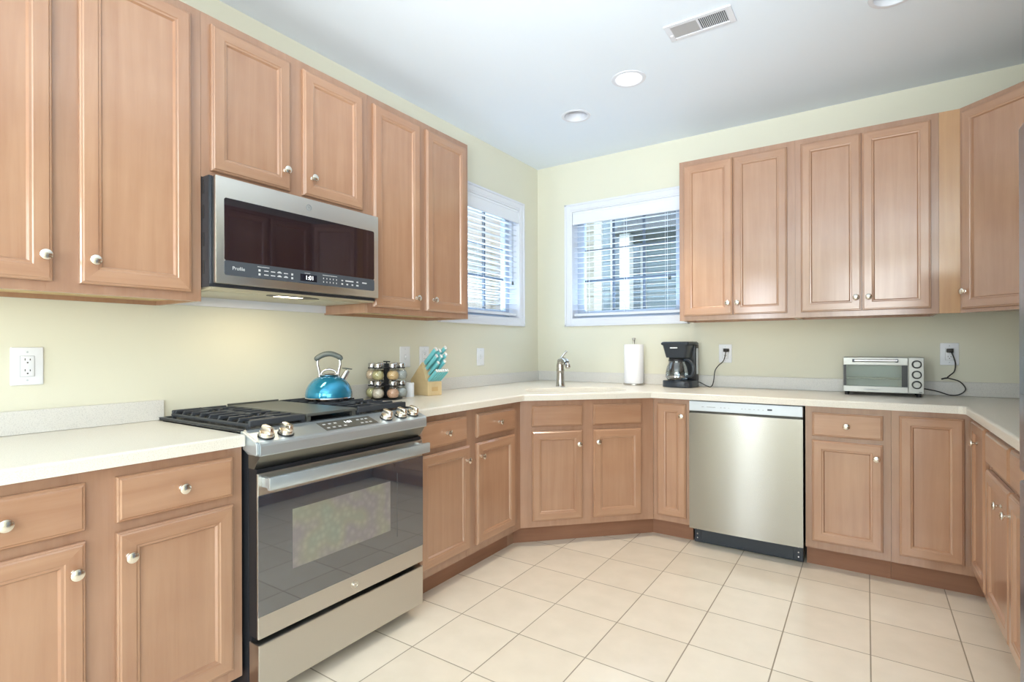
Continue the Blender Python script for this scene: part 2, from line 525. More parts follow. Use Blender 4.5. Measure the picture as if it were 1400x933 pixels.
# windows: local x along the wall (left to right seen from the room), local y outwards, z up
def window(name, loc, rotz, w, h):
    e = bpy.data.objects.new(name, None); COL.objects.link(e)
    e.location = loc; e.rotation_euler = (0, 0, rotz); struct(e)
    cw = 0.053
    c = new()   # moulded casing with a raised outer bead
    for (x0, x1, z0, z1) in ((-cw, 0, -cw, h + cw), (w, w + cw, -cw, h + cw), (0, w, h, h + cw), (0, w, -cw, 0)):
        box(c, x0, x1, -0.016, -0.0005, z0, z1, 0.003)
    for (x0, x1, z0, z1) in ((-cw, -cw + .016, -cw, h + cw), (w + cw - .016, w + cw, -cw, h + cw), (-cw, w + cw, h + cw - .016, h + cw), (-cw, w + cw, -cw, -cw + .016)):
        box(c, x0, x1, -0.024, -0.015, z0, z1, 0.003)
    struct(obj('casing', c, M['trim'], e))
    j = new()   # jamb lining of the opening
    for (x0, x1, z0, z1) in ((0, .012, 0, h), (w - .012, w, 0, h), (.012, w - .012, 0, .012), (.012, w - .012, h - .012, h)):
        box(j, x0, x1, -0.012, T, z0, z1)
    struct(obj('jamb', j, M['trim'], e))
    s = new()   # vinyl sash
    sw = 0.062
    y0, y1 = 0.085, 0.125
    for (x0, x1, z0, z1) in ((.012, .012 + sw, .012, h - .012), (w - .012 - sw, w - .012, .012, h - .012), (.012 + sw, w - .012 - sw, .012, .012 + sw), (.012 + sw, w - .012 - sw, h - .012 - sw, h - .012)):
        box(s, x0, x1, y0, y1, z0, z1, 0.004)
    struct(obj('sash', s, M['vinyl'], e))
    g = new()
    gx0, gx1, gz0, gz1 = .012 + sw, w - .012 - sw, .012 + sw, h - .012 - sw
    for k in (1, 2):
        x = gx0 + (gx1 - gx0) * k / 3
        box(g, x - .009, x + .009, .098, .112, gz0, gz1)
    for k in (1, 2):
        z = gz0 + (gz1 - gz0) * k / 3
        box(g, gx0, gx1, .099, .111, z - .008, z + .008)
    struct(obj('muntin_grid', g, M['muntin'], e))
    p = new(); box(p, gx0 - .004, gx1 + .004, .103, .107, gz0 - .004, gz1 + .004)
    struct(obj('pane', p, M['glass'], e))
    return e

M['muntin'] = mat('muntin_bar', srgb(84, 94, 108), 0.5)
window('window_1', (BW[0], 0, WZ0), 0, BW[1] - BW[0], WZ1 - WZ0)
window('window_2', (0, LW[0], WZ0), PI / 2, LW[1] - LW[0], WZ1 - WZ0)

def blind(label, loc, rotz, w, h, tassel):
    t = thing('window_blind', label, 'blind', loc, rotz)
    v = new()   # valance board with moulded edges
    box(v, .014, w - .014, -.004, .010, h - .115, h - .013, 0.003)
    box(v, .014, w - .014, -.009, -.003, h - .030, h - .013, 0.002)
    box(v, .014, w - .014, -.009, -.003, h - .115, h - .100, 0.002)
    obj('valance', v, M['slat'], t)
    hr = new(); box(hr, .016, w - .016, .011, .062, h - .060, h - .016, 0.002)
    obj('headrail', hr, M['slat'], t)
    s = new()
    z = h - .125
    while z > .075:
        box(s, .018, w - .018, -.025, .025, -.0014, .0014, mx=Matrix.Translation((0, .037, z)) @ Matrix.Rotation(math.radians(6), 4, 'X'))
        z -= .0425
    obj('slats', s, M['slat'], t)
    r = new(); box(r, .018, w - .018, .012, .060, .030, .052, 0.004)
    obj('bottom_rail', r, M['slat'], t)
    for x in (.13, w / 2, w - .13):
        c = new()
        tube(c, [(x, .0105, .04), (x, .0105, h - .06)], .0011, 5)
        tube(c, [(x, .0635, .04), (x, .0635, h - .06)], .0011, 5)
        obj('ladder_cord', c, M['slat'], t)
    c = new()
    for dx in (0, .012):
        tube(c, [(tassel + dx, .004, h - .115), (tassel + dx, .004, .30)], .0009, 5)
        lathe(c, [(0, .0), (.006, .004), (.005, .022), (.002, .032), (0, .032)], 10, Matrix.Translation((tassel + dx, .004, .272)))
    obj('lift_cord', c, M['grip'], t, 40)
    return t
blind('white slatted blind in the window on the back wall, behind the paper towels', (BW[0], 0, WZ0), 0, BW[1] - BW[0], WZ1 - WZ0, .80)
blind('white slatted blind in the window beside the corner, on the wall with the range', (0, LW[0], WZ0), PI / 2, LW[1] - LW[0], WZ1 - WZ0, .83)

# ------------------------------------------------------------------ cabinets
def face_panel(bm, x0, x1, z0, z1, rings, y0=0.0):
    """door or drawer front: concentric rectangles (inset, depth); viewer at -y. returns face kinds"""
    rr = []
    for ins, d in rings:
        rr.append([bm.verts.new((x, y0 + d, z)) for x, z in ((x0 + ins, z0 + ins), (x1 - ins, z0 + ins), (x1 - ins, z1 - ins), (x0 + ins, z1 - ins))])
    for a, c in zip(rr, rr[1:]):
        for i in range(4):
            f = bm.faces.new((a[i], a[(i + 1) % 4], c[(i + 1) % 4], c[i]))
            f.material_index = 1 if i in (0, 2) else 0
    f = bm.faces.new(rr[-1]); f.material_index = 0
    f = bm.faces.new(list(reversed(rr[0]))); f.material_index = 0
    bmesh.ops.recalc_face_normals(bm, faces=bm.faces)

def knob(parent, x, z, y=-0.020):
    k = new()
    mx = Matrix.Translation((x, y, z)) @ Matrix.Rotation(PI / 2, 4, 'X')
    lathe(k, [(0, -.001), (.0085, -.001), (.0085, .002), (.0055, .004), (.0050, .012), (.0075, .016), (.0150, .0185), (.0160, .0215), (.0150, .0250), (.0095, .0280), (0, .0290)], 24, mx)
    return obj('knob', k, M['nickel'], parent, 40)

def door(parent, x0, x1, z0, z1, kn=None, fw=0.058):
    d = new()
    face_panel(d, x0, x1, z0, z1, [(0, -.0005), (0, -.0125), (.0035, -.0165), (.0060, -.0165), (.0095, -.0200), (fw - .014, -.0200), (fw - .011, -.0178), (fw - .005, -.0172), (fw, -.0095)])
    o = obj('door', d, [M['wood'], M['wood_h']], parent)
    if kn: knob(o, *kn)
    return o

def drawer(parent, x0, x1, z0, z1, kn=None, name='drawer'):
    d = new()
    face_panel(d, x0, x1, z0, z1, [(0, -.0005), (0, -.0125), (.0035, -.0165), (.0060, -.0165), (.0100, -.0200)])
    o = obj(name, d, [M['wood_h'], M['wood_h']], parent)
    if kn: knob(o, *kn)
    return o

def frame_mesh(W, z0, z1, stiles, rails, th=0.019):
    """face frame: stiles=(x0,x1) list full height, rails=(x0,x1,z0,z1); tiny steps between the boards"""
    f = new()
    for x0, x1 in stiles: box(f, x0, x1, 0, th, z0, z1, 0.0006, 1)
    for x0, x1, a, c in rails: box(f, x0, x1, 0.0006, th, a, c)
    return f

def wall_cabinet(label, loc, rotz, W, z0, z1, doors, depth=0.328):
    t = thing('wall_cabinet', label, 'cabinet', loc, rotz)
    dz0, dz1 = doors[0][2], doors[0][3]
    xs = [0] + [v for d in doors for v in (d[0], d[1])] + [W]
    fr = new()
    mids = [(0, doors[0][0] + .012)] + [(doors[i][1] - .012, doors[i + 1][0] + .012) for i in range(len(doors) - 1)] + [(doors[-1][1] - .012, W)]
    for a, c in mids: box(fr, a, c, 0, .019, z0, z1)
    for d in doors:
        box(fr, d[0] + .012, d[1] - .012, 0.0005, .019, z0, dz0 + .012)
        box(fr, d[0] + .012, d[1] - .012, 0.0005, .019, dz1 - .012, z1)
    obj('face_frame', fr, M['wood_frame'], t)
    c = new()
    box(c, 0, .014, .019, depth, z0, z1); box(c, W - .014, W, .019, depth, z0, z1)
    box(c, .014, W - .014, .019, depth, z1 - .014, z1)
    box(c, .014, W - .014, depth - .006, depth, z0, z1 - .014)
    box(c, .014, W - .014, .0192, .024, z0 + .02, z1 - .014)
    obj('carcass', c, M['wood'], t)
    u = new(); box(u, .014, W - .014, .019, depth - .006, z0 + .016, z0 + .028)
    obj('underside', u, M['veneer'], t)
    for d in doors: door(t, d[0], d[1], d[2], d[3], d[4])
    return t

UF = 0.330   # face-frame plane of wall cabinets
UZ0, UZ1 = 1.366, 2.417
DZ0, DZ1 = 1.396, 2.384
HP = PI / 2
def rel(y0, ys): return [y - y0 for y in ys]

y0 = -3.672
wall_cabinet('tall wall cabinet at the left edge, above the bare stretch of counter', (UF, y0, 0), HP, -2.9 - y0, UZ0, UZ1,
             [(-3.642 - y0, -3.322 - y0, DZ0, DZ1, (-3.344 - y0, 1.469)), (-3.257 - y0, -2.938 - y0, DZ0, DZ1, (-3.226 - y0, 1.469))])
y0 = -2.899
wall_cabinet('short two-door wall cabinet directly above the microwave', (UF, y0, 0), HP, .763, 1.820, UZ1,
             [(-2.868 - y0, -2.550 - y0, 1.847, DZ1, (-2.579 - y0, 1.924)), (-2.490 - y0, -2.171 - y0, 1.847, DZ1, (-2.452 - y0, 1.924))])
y0 = -2.135
wall_cabinet('tall two-door wall cabinet between the microwave and the corner window', (UF, y0, 0), HP, .772, UZ0, UZ1,
             [(-2.105 - y0, -1.785 - y0, DZ0, DZ1, (-1.822 - y0, 1.457)), (-1.736 - y0, -1.392 - y0, DZ0, DZ1, (-1.688 - y0, 1.457))])
x0 = 1.300
wall_cabinet('two-door wall cabinet beside the back window, above the coffee maker', (x0, -UF, 0), 0, .682, UZ0, UZ1,
             [(1.330 - x0, 1.633 - x0, DZ0, DZ1, (1.607 - x0, 1.469)), (1.637 - x0, 1.940 - x0, DZ0, DZ1, (1.663 - x0, 1.469))])
x0 = 1.9825
wall_cabinet('two-door wall cabinet nearest the angled corner cabinet, above the toaster oven', (x0, -UF, 0), 0, .666, UZ0, UZ1,
             [(2.012 - x0, 2.309 - x0, DZ0, DZ1, (2.284 - x0, 1.469)), (2.313 - x0, 2.615 - x0, DZ0, DZ1, (2.343 - x0, 1.469))])

# angled corner wall cabinet (pentagon body) with its flat side panel
t = thing('wall_cabinet', 'wall cabinet set at an angle across the right corner, glossy door', 'cabinet', (2.735, -UF, 0), -PI / 4)
Wd = 0.43
# world pentagon: (2.735,-.33) -> diagonal -> (3.039,-.634) -> (3.355,-.634) -> (3.355,-.002) -> (2.735,-.002)
def toloc(p, org=(2.735, -UF), ang=-PI / 4):
    v = Matrix.Rotation(-ang, 2) @ Vector((p[0] - org[0], p[1] - org[1])); return (v.x, v.y)
pent = [toloc(p) for p in ((2.735, -.33), (3.039, -.634), (3.355, -.634), (3.355, -.002), (2.735, -.002))]
c = new(); prism(c, [(p[0], p[1] + (.019 if i < 2 else 0)) for i, p in enumerate(pent)], 'z', UZ0 + .016, UZ1)
obj('carcass', c, M['wood'], t)
fr = new()
for a, c_ in ((0, .035), (Wd - .035, Wd)): box(fr, a, c_, 0, .019, UZ0, UZ1)
box(fr, .035, Wd - .035, .0005, .019, UZ0, DZ0 + .012); box(fr, .035, Wd - .035, .0005, .019, DZ1 - .012, UZ1)
obj('face_frame', fr, M['wood_frame'], t)
door(t, .016, Wd - .016, 1.384, 2.392, (.036, 1.473))
fl = new()
pts = [toloc(p) for p in ((2.6495, -.329), (2.735, -.329), (2.735, -.311), (2.6495, -.311))]
prism(fl, pts, 'z', UZ0, UZ1)
o = obj('filler_panel', fl, wood('lighter_maple_strip', (26, 26, 1.6), srgb(196, 154, 112), srgb(182, 138, 98)), t); o['label'] = 'plain lighter filler strip beside the angled door'

# right-wall cabinet (seen mirrored in the microwave door)
y0 = -0.640
wall_cabinet('two-door wall cabinet on the right wall, seen mirrored in the microwave door', (XR - .328, y0, 0), -HP, .90, UZ0, UZ1,
             [(.03, .44, DZ0, DZ1, (.41, 1.469)), (.46, .87, DZ0, DZ1, (.49, 1.469))], depth=.326)

BF = 0.607   # face-frame plane of base cabinets
BZ0, BZ1 = 0.112, 0.876
def base_cabinet(label, loc, rotz, W, drawers, doors, depth=0.590, ends=(0, 0), toe_end=(0, 0), name='base_cabinet'):
    t = thing(name, label, 'cabinet', loc, rotz)
    fr = new()
    box(fr, 0, W, 0.0008, .019, BZ0, BZ1)
    for d in drawers + doors:     # slightly sunk gaps left between neighbouring fronts
        pass
    xs = sorted(set([0, W]))
    cols = doors if doors else drawers
    st = [(0, cols[0][0] + .012)] + [(cols[i][1] - .012, cols[i + 1][0] + .012) for i in range(len(cols) - 1)] + [(cols[-1][1] - .012, W)]
    for a, c in st: box(fr, a, c, 0, .019, BZ0, BZ1)
    obj('face_frame', fr, M['wood_frame'], t)
    c = new()
    box(c, 0, .016, .019, depth, BZ0, BZ1); box(c, W - .016, W, .019, depth, BZ0, BZ1)
    box(c, .016, W - .016, .02, depth, BZ0, BZ0 + .016)
    box(c, .016, W - .016, depth - .008, depth, BZ0, BZ1)
    obj('carcass', c, M['wood'], t)
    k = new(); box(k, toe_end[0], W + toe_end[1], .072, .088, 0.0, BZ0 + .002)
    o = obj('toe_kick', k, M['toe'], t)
    for d in drawers: drawer(t, d[0], d[1], d[2], d[3], d[4], d[5] if len(d) > 5 else 'drawer')
    for d in doors: door(t, d[0], d[1], d[2], d[3], d[4])
    return t

DRZ = (.718, .844); DOZ = (.152, .690)
y0 = -3.680
base_cabinet('base cabinet left of the range, two drawers over two doors', (BF, y0, 0), HP, .773,
             [(-3.650 - y0, -3.331 - y0, *DRZ, (-3.493 - y0, .781)), (-3.262 - y0, -2.943 - y0, *DRZ, (-3.099 - y0, .780))],
             [(-3.650 - y0, -3.331 - y0, *DOZ, (-3.357 - y0, .617)), (-3.262 - y0, -2.941 - y0, *DOZ, (-3.235 - y0, .621))])
y0 = -2.112
base_cabinet('base cabinet between the range and the angled sink cabinet, two drawers over two doors', (BF, y0, 0), HP, .860,
             [(-2.082 - y0, -1.738 - y0, *DRZ, (-1.898 - y0, .779)), (-1.652 - y0, -1.290 - y0, *DRZ, (-1.458 - y0, .780))],
             [(-2.082 - y0, -1.714 - y0, *DOZ, (-1.745 - y0, .618)), (-1.654 - y0, -1.292 - y0, *DOZ, (-1.622 - y0, .618))])
S0 = (0.607, -1.215)
skc = base_cabinet('angled sink cabinet across the corner, two false drawer fronts over two doors', (S0[0], S0[1], 0), PI / 4, .858,
             [(.070, .386, *DRZ, None, 'false_drawer_front'), (.455, .773, *DRZ, None, 'false_drawer_front')],
             [(.070, .386, *DOZ, (.360, .608)), (.455, .770, *DOZ, (.482, .616))], depth=.50, toe_end=(-.034, .034))
fl_ = new()
prism(fl_, [toloc(p, S0, PI / 4) for p in ((.607, -1.2515), (.607, -1.2150), (.590, -1.1980), (.560, -1.2515))], 'z', BZ0, BZ1)
prism(fl_, [toloc(p, S0, PI / 4) for p in ((.5345, -1.2515), (.5345, -1.172), (.515, -1.172), (.515, -1.2515))], 'z', 0, BZ0 - .001)
obj('filler_strip', fl_, M['wood_frame'], skc)
x0 = 1.2145
base_cabinet('narrow one-door base cabinet between the sink cabinet and the dishwasher', (x0, -BF, 0), 0, .2235,
             [], [(1.241 - x0, 1.419 - x0, .150, .846, (1.396 - x0, .773))], toe_end=(-.036, 0))
x0 = 2.055
base_cabinet('base cabinet right of the dishwasher, one drawer over one door', (x0, -BF, 0), 0, .378,
             [(2.088 - x0, 2.400 - x0, *DRZ, (2.244 - x0, .780))], [(2.087 - x0, 2.400 - x0, .154, .696, (2.373 - x0, .625))])

# corner base cabinet: L-shaped, two doors meeting in the inner corner
RX = 2.755     # face plane of the right-hand run
x0 = 2.434
t = thing('corner_base_cabinet', 'corner base cabinet at the right, with two full-height doors meeting in the inner corner', 'cabinet', (x0, -BF, 0), 0)
fr = new()
box(fr, 0, .045, 0, .019, BZ0, BZ1); box(fr, .045, RX - x0, .0006, .019, BZ0, BZ1)
box(fr, RX - x0, RX - x0 + .019, -.345, .019, BZ0, BZ1)
obj('face_frame', fr, M['wood_frame'], t)
c = new()
prism(c, [(0, .019), (RX - x0 + .019, .019), (RX - x0 + .019, -.345), (.90, -.345), (.90, .590), (0, .590)], 'z', BZ0, BZ1)
obj('carcass', c, M['wood'], t)
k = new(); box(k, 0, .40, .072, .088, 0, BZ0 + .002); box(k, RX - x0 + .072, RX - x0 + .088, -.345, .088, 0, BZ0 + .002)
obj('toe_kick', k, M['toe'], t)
door(t, .032, .281, .156, .850, None)
d = new()
face_panel(d, 0, .320, .156, .850, [(0, -.0005), (0, -.0125), (.0035, -.0165), (.0060, -.0165), (.0095, -.0200), (.044, -.0200), (.047, -.0178), (.053, -.0172), (.058, -.0095)])
mxr = Matrix.Translation((RX - x0, -.018, 0)) @ Matrix.Rotation(-HP, 4, 'Z')
bmesh.ops.transform(d, matrix=mxr, verts=d.verts)
o = obj('door', d, [M['wood'], M['wood_h']], t)
k = new()
lathe(k, [(0, -.001), (.0085, -.001), (.0085, .002), (.0055, .004), (.0050, .012), (.0075, .016), (.0150, .0185), (.0160, .0215), (.0150, .0250), (.0095, .0280), (0, .0290)], 24,
      mxr @ Matrix.Translation((.190, -.020, .768)) @ Matrix.Rotation(HP, 4, 'X'))
obj('knob', k, M['nickel'], o, 40)

y0 = -0.956
base_cabinet('base cabinet on the right wall beside the refrigerator, two drawers over two doors', (RX, y0, 0), -HP, .90,
             [(.030, .445, *DRZ, None), (.475, .870, *DRZ, None)],
             [(.030, .445, *DOZ, (.350, .617)), (.458, .870, *DOZ, (.490, .617))])

# ------------------------------------------------------------------ counters
CT0, CT1 = 0.8765, 0.914
def bevel_top(bm, z, off=0.008):
    es = [e for e in bm.edges if all(abs(v.co.z - z) < 1e-5 for v in e.verts) and len(e.link_faces) == 2 and any(abs(f.normal.z) < 0.5 for f in e.link_faces)]
    bmesh.ops.bevel(bm, geom=es, offset=off, segments=3, profile=0.5, affect='EDGES', clamp_overlap=True)

b = plate_with_holes([(0.001, -3.70), (.634, -3.70), (.641, -3.692), (.641, -2.915), (.634, -2.908), (0.001, -2.908)], [], CT0, CT1)
bevel_top(b, CT1); 
t = thing('countertop', 'bare off-white countertop left of the range', 'countertop')
obj('slab', b, M['counter'], t)
b = new(); box(b, .001, .018, -3.70, -2.890, CT1 + .0005, CT1 + .079, .002); obj('backsplash', b, M['splash'], t)

# long counter with an oval sink opening
SC = Vector((.735, -.735)); sd = Vector((.7071, .7071)); sn = Vector((.7071, -.7071))
def oval(a, c, n=48, k=2.6):
    out = []
    for i in range(n):
        th = 2 * PI * i / n
        cs, sn_ = math.cos(th), math.sin(th)
        u = a * math.copysign(abs(cs) ** (2 / k), cs); w = c * math.copysign(abs(sn_) ** (2 / k), sn_)
        p = SC + sd * u + sn * w
        out.append((p.x, p.y))
    return out
outer = [(.001, -2.108), (.641, -2.108), (.641, -1.245), (.645, -1.226), (1.213, -.650), (1.232, -.641), (2.690, -.641), (2.706, -.647), (2.716, -.664), (2.716, -1.900), (3.357, -1.900), (3.357, -.001), (.001, -.001)]
b = plate_with_holes(outer, [oval(.335, .19)], CT0, CT1)
bevel_top(b, CT1)
t = thing('countertop', 'long off-white countertop running from the range round the sink to the refrigerator', 'countertop')
obj('slab', b, M['counter'], t)
b = new()
box(b, .001, .018, -2.112, -.001, CT1 + .0005, CT1 + .079, .002)
box(b, .018, 3.357, -.018, -.001, CT1 + .0005, CT1 + .079, .002)
box(b, 3.340, 3.357, -1.900, -.018, CT1 + .0005, CT1 + .079, .002)
obj('backsplash', b, M['splash'], t)

# sink bowl hung in the opening
s = bmesh.new()
levels = [(.345, .200, CT0 - .001), (.333, .188, CT0 - .001), (.325, .180, .80), (.305, .162, .735), (.24, .11, .722), (.05, .05, .718)]
rings = []
for a, c_, z in levels:
    rings.append([s.verts.new((p[0], p[1], z)) for p in oval(a, c_)])
for r0, r1 in zip(rings, rings[1:]):
    for i in range(48):
        s.faces.new((r0[i], r0[(i + 1) % 48], r1[(i + 1) % 48], r1[i]))
s.faces.new(rings[-1])
bmesh.ops.recalc_face_normals(s, faces=s.faces)
for f in s.faces: f.normal_flip()
t = thing('sink', 'off-white oval sink bowl set in the corner counter behind the faucet base', 'sink')
t['label'] = 'off-white oval sink bowl set into the corner of the countertop'
obj('bowl', s, M['sink'], t, 60)
dr = new(); lathe(dr, [(0, .002), (.030, .003), (.042, .004), (.044, .0), (0, 0)], 24, Matrix.Translation((SC.x, SC.y, .7185)))
obj('drain', dr, M['chrome'], t, 40)

# ------------------------------------------------------------------ faucet
t = thing('faucet', 'satin nickel single-lever faucet standing behind the corner sink', 'faucet', (.523, -.560, CT1), -PI / 4 + .12)
b = new()
lathe(b, [(0, 0), (.034, 0), (.034, .004), (.031, .008), (.029, .03), (.026, .09), (.0265, .105), (.0285, .112), (.0285, .120), (.0265, .126), (.027, .150), (.025, .165), (0, .168)], 28)
obj('body', b, M['satin'], t, 35)
b = new()
tube(b, smooth_path([(-.006, 0, .140), (.012, 0, .172), (.045, 0, .190), (.085, 0, .184), (.115, 0, .168)], 6), .0205, 16)
lathe(b, [(0, 0), (.016, 0), (.0185, .004), (.0185, .028), (.016, .034), (0, .034)], 20, Matrix.Translation((.118, 0, .168)) @ Matrix.Rotation(math.radians(152), 4, 'Y'))
obj('spout', b, M['satin'], t, 40)
b = new()
lathe(b, [(.022, .164), (.0235, .170), (.023, .182), (.017, .196), (0, .200)], 24)
tube(b, smooth_path([(0, 0, .192), (.004, .014, .214), (.008, .026, .232), (.012, .038, .246)], 5), [.009 - .003 * i / 15 for i in range(16)], 12)
sphere(b, (.012, .039, .247), .0085)
obj('lever', b, M['satin'], t, 40)

# ------------------------------------------------------------------ range
RY = -2.905
t = thing('range', 'stainless slide-in gas range with black glass oven door', 'range', (BF, RY, 0), HP)
RNG = t
b = new()
box(b, .010, .782, -.018, .585, .055, .900)
box(b, .030, .760, .03, .560, .0, .055)
obj('body', b, M['slate'], t)
b = new(); box(b, -.004, .792, .004, .590, .9145, .922, .003); box(b, .010, .782, .004, .59, .895, .9145)
obj('cooktop', b, M['cooktop'], t)
b = new()
for (xa, xb, ya, yb) in ((-.004, .010, .004, .592), (.778, .792, .004, .592), (.010, .778, .578, .592)): box(b, xa, xb, ya, yb, .9215, .9265, .002)
obj('cooktop_trim', b, M['slate'], t)
# sloping control panel with rounded front corners
prof = [(.010, .9225), (-.084, .8905), (-.0935, .8855), (-.0965, .878), (-.0965, .850), (-.0935, .8455), (-.080, .845), (-.02, .845), (.010, .86)]
b = new()
prism(b, [prof[i] for i in range(9)], 'x', .008, .780)
for sx_, xe in ((-1, -.002), (1, .790)):
    xi = .008 if sx_ < 0 else .780
    prism(b, [(.010, .9225), (-.080, .8915), (-.088, .8845), (-.0885, .852), (-.083, .8465), (-.01, .86)], 'x', min(xi, xe), max(xi, xe), .002)
obj('control_panel', b, M['panel_steel'], t)
b = new()
prism(b, [(-.088, .8447), (-.066, .815), (-.0545, .799), (-.02, .799), (-.02, .8447)], 'x', .010, .778)
obj('vent_trim', b, M['vent_trim'], t)
b = new(); box(b, .012, .774, -.066, -.018, .2445, .7985)
obj('door_core', b, M['black'], t)
SL = math.atan2(.032, .094)         # slope of the control panel
def on_panel(x, y):                 # point on the sloping face
    return Vector((x, y, .9225 + (y - .010) * .032 / .094))
def pmx(x, y): return Matrix.Translation(on_panel(x, y)) @ Matrix.Rotation(SL, 4, 'X')
for yw, lab in ((-2.853, 0), (-2.781, 0), (-2.322, 0), (-2.240, 0), (-2.170, 0)):
    x = yw - RY
    k = new()
    lathe(k, [(0, .0005), (.027, .0005), (.027, .004), (0, .004)], 28, pmx(x, -.053))
    o = obj('knob_base', k, M['black'], t, 40)
    k = new()
    lathe(k, [(.0, .004), (.0245, .004), (.025, .010), (.0225, .017), (0, .018)], 28, pmx(x, -.053))
    prism(k, [(-.024, .016), (.024, .016), (.019, .038), (-.019, .038)], 'x', -.0085, .0085, .0025, pmx(x, -.053) @ Matrix.Rotation(math.radians(12), 4, 'Z'))
    kk = obj('knob', k, M['nickel'], t, 35)
    o.parent = kk; o.name = 'knob_ring'
dx0, dx1 = -2.632 - RY, -2.385 - RY
b = new(); box(b, dx0, dx1, -.034, .034, .0004, .0014, .0003, 1, pmx(0, -.046))
dsp = obj('touch_panel', b, M['panelglass'], t)
xm = (dx0 + dx1) / 2
text('clock_digits', '1:01', .022, M['digits'], dsp, pmx(xm, -.046) @ Vector((.004, .010, .0016)), (SL, 0, 0))
b = new()
for i, x in enumerate([dx0 + .02, dx0 + .045, dx0 + .07, dx0 + .096, dx1 - .07, dx1 - .048, dx1 - .028]):
    for yy in ((.014, -.016) if i != 3 else (-.016,)):
        box(b, x - .006, x + .006, yy - .004, yy + .004, .0015, .0018, mx=pmx(0, -.046))
obj('key_marks', b, M['print'], dsp)
# burners
BUR = [(.150, .15), (.150, .43), (.395, .29), (.640, .15), (.640, .43)]
for x, y in BUR:
    k = new()
    lathe(k, [(0, 0), (.048, 0), (.048, .008), (.040, .012), (.036, .012), (.036, .020), (0, .022)], 28, Matrix.Translation((x, y, .922)))
    obj('burner', k, M['iron'], t, 35)
def grate(xa, xb):
    g = new()
    ya, yb = .012, .562
    top = .953
    for i in range(9):                         # bars across, ends curving down to the side rails
        y = ya + .012 + (yb - ya - .024) * i / 8
        xm_ = (xa + xb) / 2
        near = any(abs(y - by) < .045 for by in (.15, .43))
        segs = [(xa, xm_ - .032), (xm_ + .032, xb)] if near else [(xa, xb)]
        for s0, s1 in segs:
            box(g, s0 + .008, s1 - .008, y - .0055, y + .0055, top - .012, top, .003)
            for e_, d_ in ((s0, 1), (s1, -1)):
                if e_ in (xa, xb):
                    prism(g, [(e_, .934), (e_ + d_ * .012, top - .001), (e_ + d_ * .028, top - .001), (e_ + d_ * .016, .934)], 'y', y - .005, y + .005, .001)
    box(g, xa - .003, xa + .009, ya, yb, .928, .939, .003); box(g, xb - .009, xb + .003, ya, yb, .928, .939, .003)
    box(g, xa, xb, ya - .004, ya + .008, .930, .952, .004); box(g, xa, xb, yb - .008, yb + .004, .930, .952, .004)
    xm_ = (xa + xb) / 2
    for (y1, y2) in ((ya, .115), (.185, .395), (.465, yb)): box(g, xm_ - .0055, xm_ + .0055, y1, y2, top - .012, top, .003)
    for by in (.15, .43):                      # diagonal fingers round the burner
        for q in range(4):
            an = PI / 4 + q * HP
            p0 = Vector((xm_, by, top - .006)) + Vector((math.cos(an), math.sin(an), 0)) * .026
            p1 = Vector((xm_, by, top - .006)) + Vector((math.cos(an), math.sin(an), 0)) * .058
            tube(g, [p0, p1], .005, 6)
    for x in (xa + .004, xb - .004):
        for y in (ya + .01, yb - .01): box(g, x - .006, x + .006, y - .006, y + .006, .9205, .930)
    return g
obj('grate', grate(.030, .243), M['iron'], t)
obj('grate', grate(.490, .758), M['iron'], t)
g = new()
box(g, .249, .484, .010, .566, .940, .951, .003)
box(g, .249, .484, .556, .566, .951, .957, .002)
for x in (.26, .47):
    for y in (.02, .54): box(g, x - .006, x + .012, y - .004, y + .012, .9205, .941)
obj('griddle', g, M['griddle'], t)
# oven door
b = new(); box(b, .009, .775, -.076, -.0665, .244, .786, .003)
dr = obj('oven_door', b, M['steel'], t)
b = new(); box(b, .0092, .7748, -.0785, -.0758, .318, .714, .0006, 1)
obj('door_glass', b, M['ovenglass'], dr)
b = new(); box(b, .132, .581, -.0792, -.0783, .437, .642)
o = obj('oven_window', b, M['ovenwin'], dr); o['label'] = 'mottled see-through window in the black oven glass'
b = new()
for (xa, xb, za, zb) in ((.619, .6205, .40, .668),): box(b, xa, xb, -.0791, -.0784, za, zb)
obj('window_outline', b, M['panelglass'], dr)
b = new()
box(b, .018, .768, -.130, -.114, .737, .779, .003)
for xa in (.022, .748): box(b, xa, xa + .016, -.116, -.075, .742, .774, .002)
obj('handle', b, M['panel_steel'], dr, 30)
def emblem(parent, x, z, y, m, r=.0155):
    e = new()
    pts = [(x + r * math.cos(a), y, z + r * math.sin(a)) for a in [2 * PI * i / 32 for i in range(33)]]
    tube(e, pts, .0011, 6)
    pts = [(x + (r - .003) * math.cos(a) , y, z + (r - .003) * math.sin(a)) for a in [2 * PI * i / 32 for i in range(33)]]
    tube(e, pts, .0005, 5)
    o = obj('emblem', e, m, parent, 40)
    # flowing script letters inside the ring
    s = new()
    k = r / .0155
    tube(s, smooth_path([(x - .0085 * k, y, z + .001 * k), (x - .006 * k, y, z + .005 * k), (x - .002 * k, y, z + .004 * k), (x - .003 * k, y, z - .001 * k), (x - .007 * k, y, z - .001 * k), (x - .002 * k, y, z + .003 * k), (x - .002 * k, y, z - .006 * k), (x - .006 * k, y, z - .007 * k)], 5), .0007, 5)
    tube(s, smooth_path([(x + .001 * k, y, z), (x + .005 * k, y, z + .001 * k), (x + .006 * k, y, z + .005 * k), (x + .003 * k, y, z + .004 * k), (x + .003 * k, y, z - .003 * k), (x + .008 * k, y, z - .003 * k)], 5), .0007, 5)
    obj('emblem_script', s, m, parent, 40)
    return o
emblem(dr, -2.506 - RY, .281, -.0763, M['nickel'])
b = new(); box(b, .012, .772, -.030, -.018, .22, .245)
obj('drawer_gap', b, M['black'], t)
b = new(); box(b, .010, .774, -.078, -.02, .060, .226, .003)
